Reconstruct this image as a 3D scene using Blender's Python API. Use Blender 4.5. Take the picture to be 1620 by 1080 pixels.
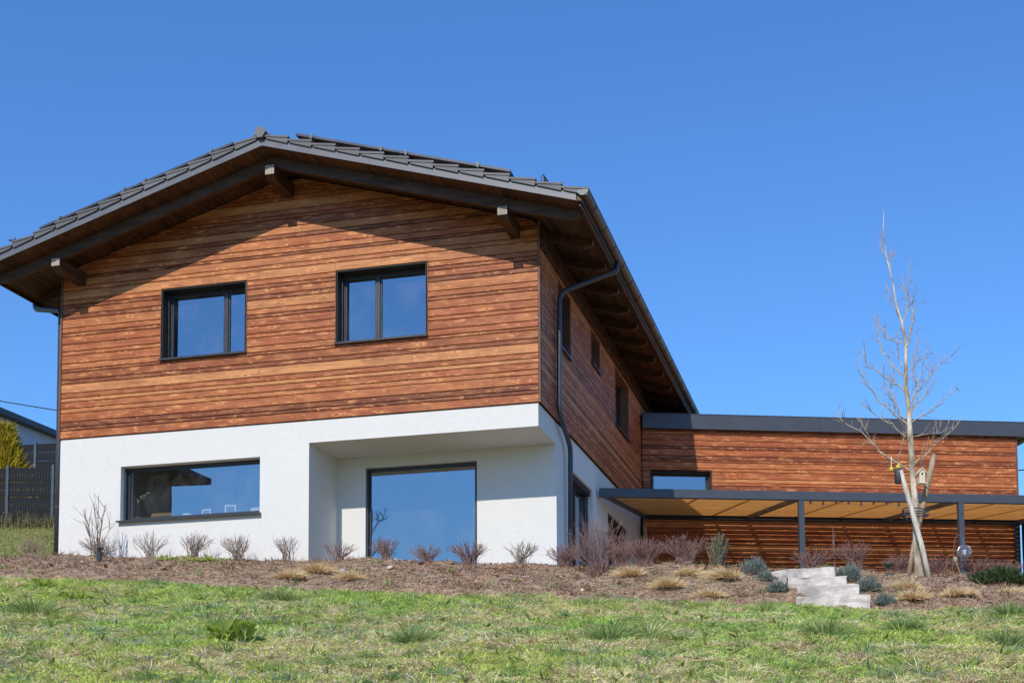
import bpy, math, random
import numpy as np
from mathutils import Vector, Matrix

for o in list(bpy.data.objects):
    bpy.data.objects.remove(o, do_unlink=True)
SC = bpy.context.scene
COL = SC.collection
R = math.radians
random.seed(7)

# ------------------------------------------------------------------ camera
cd = bpy.data.cameras.new('camera')
cam = bpy.data.objects.new('camera', cd)
COL.objects.link(cam)
SC.camera = cam
cd.sensor_width = 36.0
cd.lens = 1965.46 / 1620 * 36
cd.shift_x = (810 - 926.63) / 1620
cd.shift_y = (1079.52 - 540) / 1620
cd.clip_start = 0.1
cd.clip_end = 3000
_y, _p, _r = R(12.991), R(4.048), R(-0.538)
fwd = Vector((-math.sin(_y) * math.cos(_p), math.cos(_y) * math.cos(_p), math.sin(_p)))
rt = Vector((math.cos(_y), math.sin(_y), 0))
up = rt.cross(fwd)
rt2 = rt * math.cos(_r) + up * math.sin(_r)
up2 = -rt * math.sin(_r) + up * math.cos(_r)
cam.matrix_world = Matrix(((rt2.x, up2.x, -fwd.x, 5.507), (rt2.y, up2.y, -fwd.y, -20.604),
                           (rt2.z, up2.z, -fwd.z, -6.433), (0, 0, 0, 1)))

# ------------------------------------------------------------------ sky, sun, exposure
SUN_EL, SUN_AZ = 37.9, 184.4          # sun stands behind the camera, a little to the left
wd = bpy.data.worlds.new('World')
SC.world = wd
wd.use_nodes = True
nt = wd.node_tree
nt.nodes.clear()
sky = nt.nodes.new('ShaderNodeTexSky')
sky.sky_type = 'NISHITA'
sky.sun_disc = False
sky.sun_elevation = R(SUN_EL)
sky.sun_rotation = R(SUN_AZ)
sky.altitude = 0
sky.air_density = 1.5
sky.dust_density = 0.0
sky.ozone_density = 10.0
bg = nt.nodes.new('ShaderNodeBackground')
bg.inputs[1].default_value = 0.145
wo = nt.nodes.new('ShaderNodeOutputWorld')
tint = nt.nodes.new('ShaderNodeMix')       # one even tint over the whole sky
tint.data_type = 'RGBA'; tint.blend_type = 'MULTIPLY'
tint.inputs[0].default_value = 1.0
tint.inputs[7].default_value = (.72, .94, 1.20, 1)
nt.links.new(sky.outputs[0], tint.inputs[6])
nt.links.new(tint.outputs[2], bg.inputs[0])
nt.links.new(bg.outputs[0], wo.inputs[0])
sl = bpy.data.lights.new('sun', 'SUN')
sl.energy = 3.9
sl.angle = R(0.53)
sl.color = (1.0, 0.93, 0.82)
so = bpy.data.objects.new('sun', sl)
COL.objects.link(so)
so.rotation_euler = Vector((0.077, 1.0, -0.787)).to_track_quat('-Z', 'Y').to_euler()
so.location = (0, -30, 40)
SC.view_settings.view_transform = 'Standard'
SC.view_settings.look = 'None'
SC.view_settings.gamma = 1
SC.view_settings.use_curve_mapping = False
SC.view_settings.exposure = 0.0

# ------------------------------------------------------------------ helpers
def tag(o, label=None, cat=None, group=None, kind=None):
    if label: o['label'] = label
    if cat: o['category'] = cat
    if group: o['group'] = group
    if kind: o['kind'] = kind
    return o

def par(o, p):
    if p is not None:
        o.parent = p
        o.matrix_parent_inverse = p.matrix_basis.inverted()
    return o

def thing(name, label, cat, loc, group=None):
    o = bpy.data.objects.new(name, None)
    COL.objects.link(o)
    o.location = loc
    o.empty_display_size = 0.2
    return tag(o, label, cat, group)

Zv = Vector((0, 0, 1))
class Fr:
    def __init__(s, o, u, n):
        s.o, s.u, s.n = Vector(o), Vector(u), Vector(n)
        s.ang = math.atan2(s.u.y, s.u.x)
    def p(s, a, b, c):
        return s.o + s.u * a + s.n * b + Zv * c
WF = Fr((0, 0, 0), (1, 0, 0), (0, 1, 0))
FRONT = WF
SIDE = Fr((0, 0, 0), (0, 1, 0), (-1, 0, 0))
_t = R(-19.718)
ANX = Fr((0, 9.715, 0), (math.cos(_t), -math.sin(_t), 0), (math.sin(_t), math.cos(_t), 0))

class MB:
    def __init__(s):
        s.v, s.f = [], []
    def add(s, vs, fs):
        k = len(s.v)
        s.v += [tuple(v) for v in vs]
        s.f += [tuple(i + k for i in f) for f in fs]
        return s
    def box(s, u0, u1, n0, n1, z0, z1, fr=WF):
        vs = [fr.p(a, b, c) for c in (z0, z1) for a, b in ((u0, n0), (u1, n0), (u1, n1), (u0, n1))]
        return s.add(vs, [(3, 2, 1, 0), (4, 5, 6, 7), (0, 1, 5, 4), (1, 2, 6, 5), (2, 3, 7, 6), (3, 0, 4, 7)])
    def bbox(s, u0, u1, n0, n1, z0, z1, fr=WF, b=0.004):
        """box with its four long front and top edges chamfered (along u)"""
        pr = [(n1, z0), (n0 + b, z0), (n0, z0 + b), (n0, z1 - b), (n0 + b, z1), (n1, z1)]
        return s.prism([fr.p(u0, a, c) for a, c in pr], [fr.p(u1, a, c) for a, c in pr])
    def prism(s, A, B):
        n = len(A)
        fs = [tuple(range(n)), tuple(range(2 * n - 1, n - 1, -1))]
        fs += [(i, i + n, (i + 1) % n + n, (i + 1) % n) for i in range(n)]
        return s.add(list(A) + list(B), fs)
    def tube(s, path, r0, r1=None, n=6, cap=True):
        r1 = r0 if r1 is None else r1
        P = [Vector(q) for q in path]
        m = len(P)
        base = len(s.v)
        ref = None
        for i, q in enumerate(P):
            d = (P[min(i + 1, m - 1)] - P[max(i - 1, 0)])
            if d.length < 1e-9: d = Vector((0, 0, 1))
            d.normalize()
            if ref is None:
                ref = d.cross(Vector((0, 0, 1)) if abs(d.z) < .9 else Vector((1, 0, 0))).normalized()
            a = (ref - d * ref.dot(d))
            a = a.normalized() if a.length > 1e-6 else d.orthogonal().normalized()
            ref = a
            b = d.cross(a)
            t = i / max(1, m - 1)
            rr = (r0[i] if isinstance(r0, (list, tuple)) else r0 + (r1 - r0) * t)
            for k in range(n):
                th = 2 * math.pi * k / n
                s.v.append(tuple(q + a * (math.cos(th) * rr) + b * (math.sin(th) * rr)))
        for i in range(m - 1):
            for k in range(n):
                A = base + i * n + k; B = base + i * n + (k + 1) % n
                s.f.append((A, B, B + n, A + n))
        if cap:
            s.f.append(tuple(base + k for k in range(n))[::-1])
            s.f.append(tuple(base + (m - 1) * n + k for k in range(n)))
        return s
    def lathe(s, c, prof, n=14, ax=None):
        """prof: list of (r,z) about a vertical axis through c"""
        base = len(s.v); c = Vector(c)
        for r, z in prof:
            for k in range(n):
                th = 2 * math.pi * k / n
                s.v.append((c.x + r * math.cos(th), c.y + r * math.sin(th), c.z + z))
        for i in range(len(prof) - 1):
            for k in range(n):
                A = base + i * n + k; B = base + i * n + (k + 1) % n
                s.f.append((A, B, B + n, A + n))
        s.f.append(tuple(base + k for k in range(n))[::-1])
        s.f.append(tuple(base + (len(prof) - 1) * n + k for k in range(n)))
        return s
    def build(s, name, mat, parent=None, smooth=False, origin=True):
        me = bpy.data.meshes.new(name)
        off = Vector((0, 0, 0))
        vs = s.v
        if origin and vs:
            a = np.array(vs)
            off = Vector(((a[:, 0].min() + a[:, 0].max()) / 2, (a[:, 1].min() + a[:, 1].max()) / 2, a[:, 2].min()))
            vs = (a - np.array(off)).tolist()
        me.from_pydata(vs, [], s.f)
        me.validate()
        if smooth:
            me.polygons.foreach_set('use_smooth', [True] * len(me.polygons))
        if mat: me.materials.append(mat)
        o = bpy.data.objects.new(name, me)
        COL.objects.link(o)
        o.location = off
        return par(o, parent)

def cells(xs, ys, zs, solid):
    """one mesh of all faces between solid and empty cells"""
    xs, ys, zs = sorted(set(xs)), sorted(set(ys)), sorted(set(zs))
    nx, ny, nz = len(xs) - 1, len(ys) - 1, len(zs) - 1
    S = lambda i, j, k: (0 <= i < nx and 0 <= j < ny and 0 <= k < nz and
                         solid((xs[i] + xs[i + 1]) / 2, (ys[j] + ys[j + 1]) / 2, (zs[k] + zs[k + 1]) / 2))
    g = {(i, j, k): S(i, j, k) for i in range(-1, nx + 1) for j in range(-1, ny + 1) for k in range(-1, nz + 1)}
    m = MB(); idx = {}
    def V(i, j, k):
        if (i, j, k) not in idx:
            idx[(i, j, k)] = len(m.v); m.v.append((xs[i], ys[j], zs[k]))
        return idx[(i, j, k)]
    for i in range(nx):
        for j in range(ny):
            for k in range(nz):
                if not g[(i, j, k)]: continue
                if not g[(i - 1, j, k)]: m.f.append((V(i, j, k), V(i, j, k + 1), V(i, j + 1, k + 1), V(i, j + 1, k)))
                if not g[(i + 1, j, k)]: m.f.append((V(i + 1, j, k), V(i + 1, j + 1, k), V(i + 1, j + 1, k + 1), V(i + 1, j, k + 1)))
                if not g[(i, j - 1, k)]: m.f.append((V(i, j, k), V(i + 1, j, k), V(i + 1, j, k + 1), V(i, j, k + 1)))
                if not g[(i, j + 1, k)]: m.f.append((V(i, j + 1, k), V(i, j + 1, k + 1), V(i + 1, j + 1, k + 1), V(i + 1, j + 1, k)))
                if not g[(i, j, k - 1)]: m.f.append((V(i, j, k), V(i, j + 1, k), V(i + 1, j + 1, k), V(i + 1, j, k)))
                if not g[(i, j, k + 1)]: m.f.append((V(i, j, k + 1), V(i + 1, j, k + 1), V(i + 1, j + 1, k + 1), V(i, j + 1, k + 1)))
    return m

# value noise for terrain and scattering
def vnoise(x, y, s, seed=0):
    rs = np.random.RandomState(seed)
    T = rs.rand(64, 64)
    a, b = np.asarray(x) / s + 1000.3, np.asarray(y) / s + 1000.7
    i, j = np.floor(a).astype(int), np.floor(b).astype(int)
    f, g = a - i, b - j
    f = f * f * (3 - 2 * f); g = g * g * (3 - 2 * g)
    q = lambda I, J: T[I % 64, J % 64]
    return (q(i, j) * (1 - f) + q(i + 1, j) * f) * (1 - g) + (q(i, j + 1) * (1 - f) + q(i + 1, j + 1) * f) * g

def crest(x): return np.interp(x, [-16, -13, -9.5, -6.5, -3.5, 0, 1.7, 3.2, 4.8, 6.2, 7.7, 12],
                               [-2.05, -2.2, -2.38, -2.52, -2.70, -2.94, -3.02, -3.10, -3.27, -3.42, -3.54, -3.8])
def edge(x): return np.interp(x, [-16, -8.4, -5, -2.4, -.75, 1.2, 2.9, 4.3, 5.7, 7, 12],
                              [-2.62, -3.16, -3.44, -3.67, -3.82, -3.94, -4.02, -4.12, -4.23, -4.3, -4.6])
def hz(x, y):
    x = np.asarray(x, float); y = np.asarray(y, float)
    xc = np.clip(x, -16, 12)
    c = crest(xc); e = edge(xc)
    t = np.clip((-.3 - y) / 2.7, 0, 1) ** 1.15
    z = np.where(y < -3, e - .232 * (-3 - np.maximum(y, -45)), c + (e - c) * t)
    w = np.clip((-9.75 - x) / .5, 0, 1)
    upz = np.where(y > -.3, w * (.31 * (np.minimum(y, 9) + .3) + .1 * np.clip(y - 9, 0, 60)), 0)
    return z + upz + np.clip(y - 16, 0, 60) * .05 * (1 - w)
def hb(x, y):            # with small bumps
    y = np.asarray(y, float)
    k = np.clip((-3.2 - y) / 1.0, 0, 1)
    inb = np.clip((y - bed_front(x) - .12) / .2, 0, 1) * np.clip((-.02 - y) / .15, 0, 1) * np.clip((14 - np.abs(x)) / .5, 0, 1)
    return hz(x, y) - .15 * inb + k * ((vnoise(x, y, 1.1, 3) - .5) * .10 + (vnoise(x, y, .35, 4) - .5) * .05)
def bed_front(x): return -3.0 + (vnoise(x, x * 0 + 2, .8, 11) - .5) * .6 + (vnoise(x, x * 0 + 5, .22, 12) - .5) * .36
def gz(x, y): return float(hb(np.array([x]), np.array([y]))[0])

# ------------------------------------------------------------------ materials
MATS = {}
class NT:
    def __init__(s, name):
        s.m = bpy.data.materials.new(name); s.m.use_nodes = True
        s.t = s.m.node_tree; s.t.nodes.clear()
        s.out = s.n('ShaderNodeOutputMaterial')
        MATS[name] = s.m
    def n(s, typ, **kw):
        q = s.t.nodes.new(typ)
        for k, v in kw.items():
            if k.startswith('i_'): q.inputs[k[2:]].default_value = v
            else: setattr(q, k, v)
        return q
    def l(s, a, b): s.t.links.new(a, b)
    def ramp(s, fac, pts, interp='LINEAR'):
        q = s.n('ShaderNodeValToRGB'); q.color_ramp.interpolation = interp
        e = q.color_ramp.elements
        while len(e) < len(pts): e.new(0.5)
        for i, (p, c) in enumerate(pts):
            e[i].position = p; e[i].color = (*c, 1) if len(c) == 3 else c
        s.l(fac, q.inputs[0]); return q.outputs[0]
    def mix(s, fac, a, b, mode='MIX'):
        q = s.n('ShaderNodeMix', data_type='RGBA', blend_type=mode)
        for sock, v in ((0, fac), (6, a), (7, b)):
            if hasattr(v, 'is_output'): s.l(v, q.inputs[sock])
            else: q.inputs[sock].default_value = v if isinstance(v, (int, float)) else (*v, 1)
        return q.outputs[2]
    def math(s, op, a, b=0.0, clamp=False):
        q = s.n('ShaderNodeMath', operation=op, use_clamp=clamp)
        for i, v in enumerate((a, b)):
            if hasattr(v, 'is_output'): s.l(v, q.inputs[i])
            else: q.inputs[i].default_value = v
        return q.outputs[0]
    def noise(s, vec, scale, detail=4, rough=.55, w=None):
        q = s.n('ShaderNodeTexNoise'); q.inputs['Scale'].default_value = scale
        q.inputs['Detail'].default_value = detail; q.inputs['Roughness'].default_value = rough
        if vec is not None: s.l(vec, q.inputs['Vector'])
        return q.outputs[0]
    def coords(s, scale=(1, 1, 1), rnd=True):
        tc = s.n('ShaderNodeTexCoord')
        mp = s.n('ShaderNodeMapping'); mp.inputs['Scale'].default_value = scale
        v = tc.outputs['Object']
        if rnd:
            oi = s.n('ShaderNodeObjectInfo')
            s.l(s.math('MULTIPLY', oi.outputs['Random'], 173.0), mp.inputs['Location'])
        s.l(v, mp.inputs['Vector'])
        return mp.outputs[0]
    def bsdf(s, color, rough=.6, metal=0, spec=None, bump=None, bstr=.3, bdist=.01):
        q = s.n('ShaderNodeBsdfPrincipled')
        for k, v in (('Base Color', color), ('Roughness', rough), ('Metallic', metal)):
            if hasattr(v, 'is_output'): s.l(v, q.inputs[k])
            else: q.inputs[k].default_value = v if isinstance(v, (int, float)) else (*v, 1)
        if spec is not None: q.inputs['Specular IOR Level'].default_value = spec
        if bump is not None:
            b = s.n('ShaderNodeBump'); b.inputs['Strength'].default_value = bstr; b.inputs['Distance'].default_value = bdist
            s.l(bump, b.inputs['Height']); s.l(b.outputs[0], q.inputs['Normal'])
        s.l(q.outputs[0], s.out.inputs[0]); return q

def wood(name, dark, mid, light, axis=0, knots=.9, rough=.55, fleck=.5, bycol=False, soft=1.0):
    t = NT(name)
    oi = t.n('ShaderNodeObjectInfo')
    def sc(a, b):       # a along the grain, b across
        v = [b, b, b]; v[axis] = a; return tuple(v)
    sep = t.n('ShaderNodeSeparateColor'); t.l(oi.outputs['Color'], sep.inputs[0])
    tone = t.ramp(sep.outputs[0] if bycol else oi.outputs['Random'], [(0.0, dark), (.22, tuple(d * .5 + m * .5 for d, m in zip(dark, mid))), (.5, mid), (.8, tuple(l * .6 + m * .4 for l, m in zip(light, mid))), (1.0, light)])
    fine = t.noise(t.coords(sc(2.2, 70)), 1.0, 6, .65)
    band = t.noise(t.coords(sc(1.1, 14)), 1.0, 3, .5)
    blot = t.noise(t.coords(sc(2.6, 9.0)), 1.0, 4, .6)
    c = t.mix(t.math('MULTIPLY', t.ramp(fine, [(.30, (1, 1, 1)), (.62, (0, 0, 0))]), soft), tone, tuple(d * .75 for d in dark))
    c = t.mix(t.math('MULTIPLY', t.ramp(band, [(.34, (1, 1, 1)), (.56, (0, 0, 0))]), .5 * soft), c, dark)
    c = t.mix(t.math('MULTIPLY', t.ramp(blot, [(.46, (0, 0, 0)), (.70, (1, 1, 1))]), .75 * soft), c, light)
    stn = t.noise(t.coords(sc(1.6, 6.0)), 1.0, 4, .65)
    c = t.mix(t.math('MULTIPLY', t.ramp(stn, [(.50, (0, 0, 0)), (.72, (1, 1, 1))]), .45), c, tuple(d * .9 for d in dark))
    flk = t.noise(t.coords(sc(7, 26)), 1.0, 3, .6)
    c = t.mix(t.math('MULTIPLY', t.ramp(flk, [(.60, (0, 0, 0)), (.70, (1, 1, 1))]), fleck), c, tuple(min(1, l * 1.35) for l in light))
    vo = t.n('ShaderNodeTexVoronoi', feature='F1')
    vo.inputs['Scale'].default_value = 1.0; vo.inputs['Randomness'].default_value = 1.0
    t.l(t.coords(sc(1.9, 7.0)), vo.inputs['Vector'])
    wob = t.noise(t.coords(sc(14, 30)), 1.0, 2)
    d = t.math('ADD', vo.outputs['Distance'], t.math('MULTIPLY', t.math('SUBTRACT', wob, .5), .22))
    ring = t.ramp(d, [(.04, (0, 0, 0)), (.12, (1, 1, 1)), (.20, (.4, .4, .4)), (.28, (0, 0, 0))])
    core = t.ramp(d, [(.05, (1, 1, 1)), (.10, (0, 0, 0))])
    c = t.mix(t.math('MULTIPLY', ring, fleck), c, tuple(min(1, l * 1.25) for l in light))
    c = t.mix(t.math('MULTIPLY', core, knots), c, tuple(x * .55 for x in dark))
    rr = t.ramp(fine, [(.3, (rough + .12,) * 3), (.7, (rough - .08,) * 3)])
    t.bsdf(c, rr, spec=.35, bump=t.math('ADD', fine, t.math('MULTIPLY', band, .8)), bstr=.35, bdist=.006)
    return t.m

wood('clad', (.17, .044, .016), (.45, .123, .034), (.69, .30, .108), 0, knots=.65, fleck=.6, bycol=True, soft=.6)
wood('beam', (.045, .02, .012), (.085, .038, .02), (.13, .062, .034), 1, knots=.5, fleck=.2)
wood('beam_x', (.045, .02, .012), (.085, .038, .02), (.13, .062, .034), 0, knots=.5, fleck=.2)
wood('barge', (.045, .026, .019), (.09, .055, .040), (.13, .084, .062), 0, knots=.6, fleck=.15, rough=.65)
wood('endgrain', (.28, .22, .17), (.44, .36, .29), (.56, .48, .40), 2, knots=0, fleck=0)
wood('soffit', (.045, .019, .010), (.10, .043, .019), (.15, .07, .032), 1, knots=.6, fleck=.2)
wood('trim', (.12, .05, .03), (.18, .085, .05), (.24, .12, .075), 2, knots=.2, fleck=.1)
wood('larch', (.66, .28, .06), (.86, .41, .09), (.94, .51, .14), 0, knots=.4, fleck=.2)
wood('stake', (.26, .18, .11), (.46, .34, .22), (.58, .46, .32), 2, knots=.6, fleck=.2, rough=.8)
wood('stake_pale', (.34, .28, .21), (.64, .56, .46), (.74, .67, .57), 2, knots=.7, fleck=.2, rough=.8)
wood('paleply', (.66, .54, .36), (.76, .66, .48), (.82, .73, .56), 2, knots=.2, fleck=.2)

def plain(name, col, rough=.5, metal=0, var=.12, scale=6, bstr=.15, spec=None, bscale=None, bdist=.004, tone=0.0):
    t = NT(name)
    n = t.noise(t.coords((1, 1, 1)), scale, 5, .6)
    c = t.mix(n, tuple(x * (1 - var) for x in col), tuple(min(1, x * (1 + var)) for x in col))
    b = t.noise(t.coords((1, 1, 1)), bscale or scale * 12, 3, .6)
    oi = t.n('ShaderNodeObjectInfo')
    c = t.mix(1.0, c, t.ramp(oi.outputs['Random'], [(0, (1 - tone,) * 3), (1, (1, 1, 1))]), 'MULTIPLY')
    rr = t.ramp(n, [(.3, (max(0, rough - .08),) * 3), (.7, (min(1, rough + .08),) * 3)])
    t.bsdf(c, rr, metal, spec, bump=b, bstr=bstr, bdist=bdist)
    return t.m
plain('metal', (.055, .060, .072), .38, .0, .10, 3, .05)
plain('frame', (.035, .038, .045), .40, .0, .10, 4, .05)
plain('frame_dark', (.012, .012, .013), .6, 0, .1, 4, .05)
plain('zinc', (.135, .137, .148), .42, .1, .10, 3, .05)
plain('gutter', (.055, .043, .038), .42, 0, .15, 2, .05)
plain('pipe', (.052, .055, .064), .36, .1, .10, 3, .05)
plain('tile', (.15, .145, .148), .62, 0, .22, 5, .3, bscale=120, tone=.32)
plain('membrane', (.012, .009, .008), .9, 0, .1, 5, .05)
plain('interior', (.42, .40, .37), .9, 0, .06, 2, .05)
plain('white', (.82, .82, .80), .6, 0, .04, 5, .05)
plain('fabric', (.13, .135, .14), .95, 0, .12, 9, .2)
plain('basket', (.55, .40, .18), .8, 0, .25, 40, .6)
plain('terracotta', (.42, .20, .12), .8, 0, .15, 10, .2)
plain('leafgreen', (.09, .16, .05), .55, 0, .25, 12, .2)
plain('flowerwhite', (.75, .74, .70), .6, 0, .1, 12, .1)
plain('black', (.02, .02, .022), .5, 0, .1, 6, .1)
plain('feeder', (.045, .045, .05), .55, 0, .3, 30, .4)
plain('yellow', (.62, .45, .05), .6, 0, .1, 10, .1)
plain('greenmetal', (.05, .11, .085), .35, .5, .2, 10, .1)
plain('wire', (.42, .45, .48), .35, .7, .2, 12, .1)
plain('rust', (.16, .085, .045), .8, 0, .3, 20, .3)
plain('cloth_dark', (.06, .06, .075), .7, 0, .2, 8, .2)
plain('asphaltroof', (.09, .085, .085), .85, 0, .2, 3, .3)
plain('brownwall', (.20, .16, .12), .85, 0, .1, 3, .2)
plain('neighbour_wall', (.42, .48, .58), .85, 0, .05, 2, .1)
plain('paving', (.36, .34, .32), .85, 0, .15, 1.5, .3)
plain('privacy', (.010, .012, .015), .95, 0, .3, 18, .1)
plain('fencepost', (.10, .125, .14), .4, .3, .1, 5, .05)
plain('solarcell', (.012, .014, .022), .15, 0, .1, 4, .02)
plain('solarback', (.16, .145, .125), .6, 0, .1, 4, .05)
plain('alu', (.12, .122, .125), .45, .2, .08, 6, .05)

# plaster
t = NT('plaster')
v = t.coords((1, 1, 1), False)
big = t.noise(v, .8, 4, .6); grain = t.noise(v, 55, 3, .7); speck = t.noise(v, 16, 4, .65)
c = t.mix(t.ramp(big, [(.35, (0, 0, 0)), (.7, (1, 1, 1))]), (.71, .693, .648), (.732, .715, .672))
c = t.mix(t.math('MULTIPLY', t.ramp(speck, [(.42, (1, 1, 1)), (.56, (0, 0, 0))]), .22), c, (.60, .605, .61))
# faint rain streaks and splash at the foot
geo = t.n('ShaderNodeNewGeometry'); sx = t.n('ShaderNodeSeparateXYZ'); t.l(geo.outputs['Position'], sx.inputs[0])
st = t.noise(t.coords((4, 4, .35), False), 1.0, 4, .6)
c = t.mix(t.math('MULTIPLY', t.ramp(st, [(.55, (0, 0, 0)), (.8, (1, 1, 1))]), .10), c, (.55, .55, .53))
t.bsdf(c, .92, spec=.2, bump=t.math('ADD', grain, t.math('MULTIPLY', speck, 1.2)), bstr=.5, bdist=.006)

# glass: coated pane, part mirror, part clear
t = NT('glass')
gl = t.n('ShaderNodeBsdfGlossy'); gl.inputs['Roughness'].default_value = 0.0
gl.inputs['Color'].default_value = (.93, .96, 1, 1)
tr = t.n('ShaderNodeBsdfTransparent'); tr.inputs['Color'].default_value = (.86, .88, .88, 1)
fz = t.n('ShaderNodeFresnel'); fz.inputs['IOR'].default_value = 1.5
fac = t.math('ADD', t.math('MULTIPLY', fz.outputs[0], 1.6), .27, True)
wv = t.noise(t.coords((1, 1, 1)), .9, 2, .5)
bp_ = t.n('ShaderNodeBump'); bp_.inputs['Strength'].default_value = .02; bp_.inputs['Distance'].default_value = .02
t.l(wv, bp_.inputs['Height']); t.l(bp_.outputs[0], gl.inputs['Normal'])
ms = t.n('ShaderNodeMixShader'); t.l(fac, ms.inputs[0]); t.l(tr.outputs[0], ms.inputs[1]); t.l(gl.outputs[0], ms.inputs[2])
df = t.n('ShaderNodeBsdfDiffuse'); df.inputs['Color'].default_value = (.6, .6, .58, 1)
sm = t.noise(t.coords((1.6, 1.6, 1.1)), 1.3, 4, .6)
m2 = t.n('ShaderNodeMixShader'); t.l(t.math('MULTIPLY', t.ramp(sm, [(.45, (0, 0, 0)), (.75, (1, 1, 1))]), .07), m2.inputs[0])
t.l(ms.outputs[0], m2.inputs[1]); t.l(df.outputs[0], m2.inputs[2])
t.l(m2.outputs[0], t.out.inputs[0])

# stone
t = NT('stone')
v = t.coords((1, 1, 1)); a = t.noise(v, 3.5, 5, .65); b = t.noise(v, 28, 4, .7); s_ = t.noise(t.coords((1.2, 1.2, 9)), 2.0, 4, .6)
c = t.ramp(a, [(.36, (.36, .325, .295)), (.5, (.58, .525, .47)), (.62, (.73, .67, .60))])
c = t.mix(t.math('MULTIPLY', t.ramp(s_, [(.5, (0, 0, 0)), (.62, (1, 1, 1))]), .5), c, (.36, .29, .24))
c = t.mix(t.math('MULTIPLY', t.ramp(b, [(.55, (0, 0, 0)), (.7, (1, 1, 1))]), .5), c, (.22, .21, .21))
t.bsdf(c, .85, spec=.3, bump=t.math('ADD', a, t.math('MULTIPLY', b, .5)), bstr=.7, bdist=.03)

# bark of the young tree
t = NT('bark')
v = t.coords((1, 1, .35)); a = t.noise(v, 9, 5, .6); b = t.noise(t.coords((1, 1, 1)), 40, 3, .6)
c = t.ramp(a, [(.36, (.22, .17, .115)), (.5, (.46, .39, .285)), (.62, (.68, .60, .47))])
t.bsdf(c, .85, spec=.2, bump=t.math('ADD', a, b), bstr=.5, bdist=.01)

def twigmat(name, c0, c1):
    t = NT(name); a = t.noise(t.coords((1, 1, 1)), 14, 3, .6)
    t.bsdf(t.mix(t.ramp(a, [(.3, (0, 0, 0)), (.7, (1, 1, 1))]), c0, c1), .8, spec=.2)
twigmat('twig_grey', (.17, .12, .095), (.36, .28, .23))
twigmat('twig_red', (.16, .085, .07), (.33, .21, .18))
twigmat('twig_dry', (.30, .22, .15), (.48, .38, .27))
twigmat('twig_tree', (.28, .22, .16), (.54, .46, .36))

def soilmat():
    t = NT('soil')
    v = t.coords((1, 1, 1), False)
    a = t.noise(v, 1.3, 5, .6); b = t.noise(v, 9, 5, .65); c3 = t.noise(v, 45, 4, .7)
    c = t.ramp(b, [(.30, (.13, .07, .043)), (.5, (.33, .205, .13)), (.7, (.56, .40, .275))])
    c = t.mix(t.math('MULTIPLY', t.ramp(a, [(.45, (0, 0, 0)), (.65, (1, 1, 1))]), .7), c, (.42, .32, .225))
    c = t.mix(t.math('MULTIPLY', t.ramp(c3, [(.55, (0, 0, 0)), (.72, (1, 1, 1))]), .5), c, (.50, .40, .29))
    t.bsdf(c, .95, spec=.15, bump=t.math('ADD', b, t.math('MULTIPLY', c3, .7)), bstr=.9, bdist=.04)
soilmat()
t = NT('turf')
v = t.coords((1, 1, 1), False)
a = t.noise(v, .9, 5, .6); b = t.noise(v, 12, 5, .65)
c = t.ramp(b, [(.3, (.06, .05, .02)), (.5, (.16, .14, .06)), (.7, (.34, .27, .15))])
c = t.mix(t.math('MULTIPLY', t.ramp(a, [(.45, (0, 0, 0)), (.65, (1, 1, 1))]), .6), c, (.36, .28, .16))
t.bsdf(c, .95, spec=.1, bump=b, bstr=.8, bdist=.04)

def bladeMat(name, trans=.35, rough=.55):
    t = NT(name)
    at = t.n('ShaderNodeAttribute', attribute_name='col')
    q = t.bsdf(at.outputs['Color'], rough, spec=.3)
    tl = t.n('ShaderNodeBsdfTranslucent'); t.l(at.outputs['Color'], tl.inputs['Color'])
    ms = t.n('ShaderNodeMixShader'); ms.inputs[0].default_value = trans
    t.l(q.outputs[0], ms.inputs[1]); t.l(tl.outputs[0], ms.inputs[2]); t.l(ms.outputs[0], t.out.inputs[0])
bladeMat('blade'); bladeMat('litter', .1, .85)
M = MATS

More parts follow.
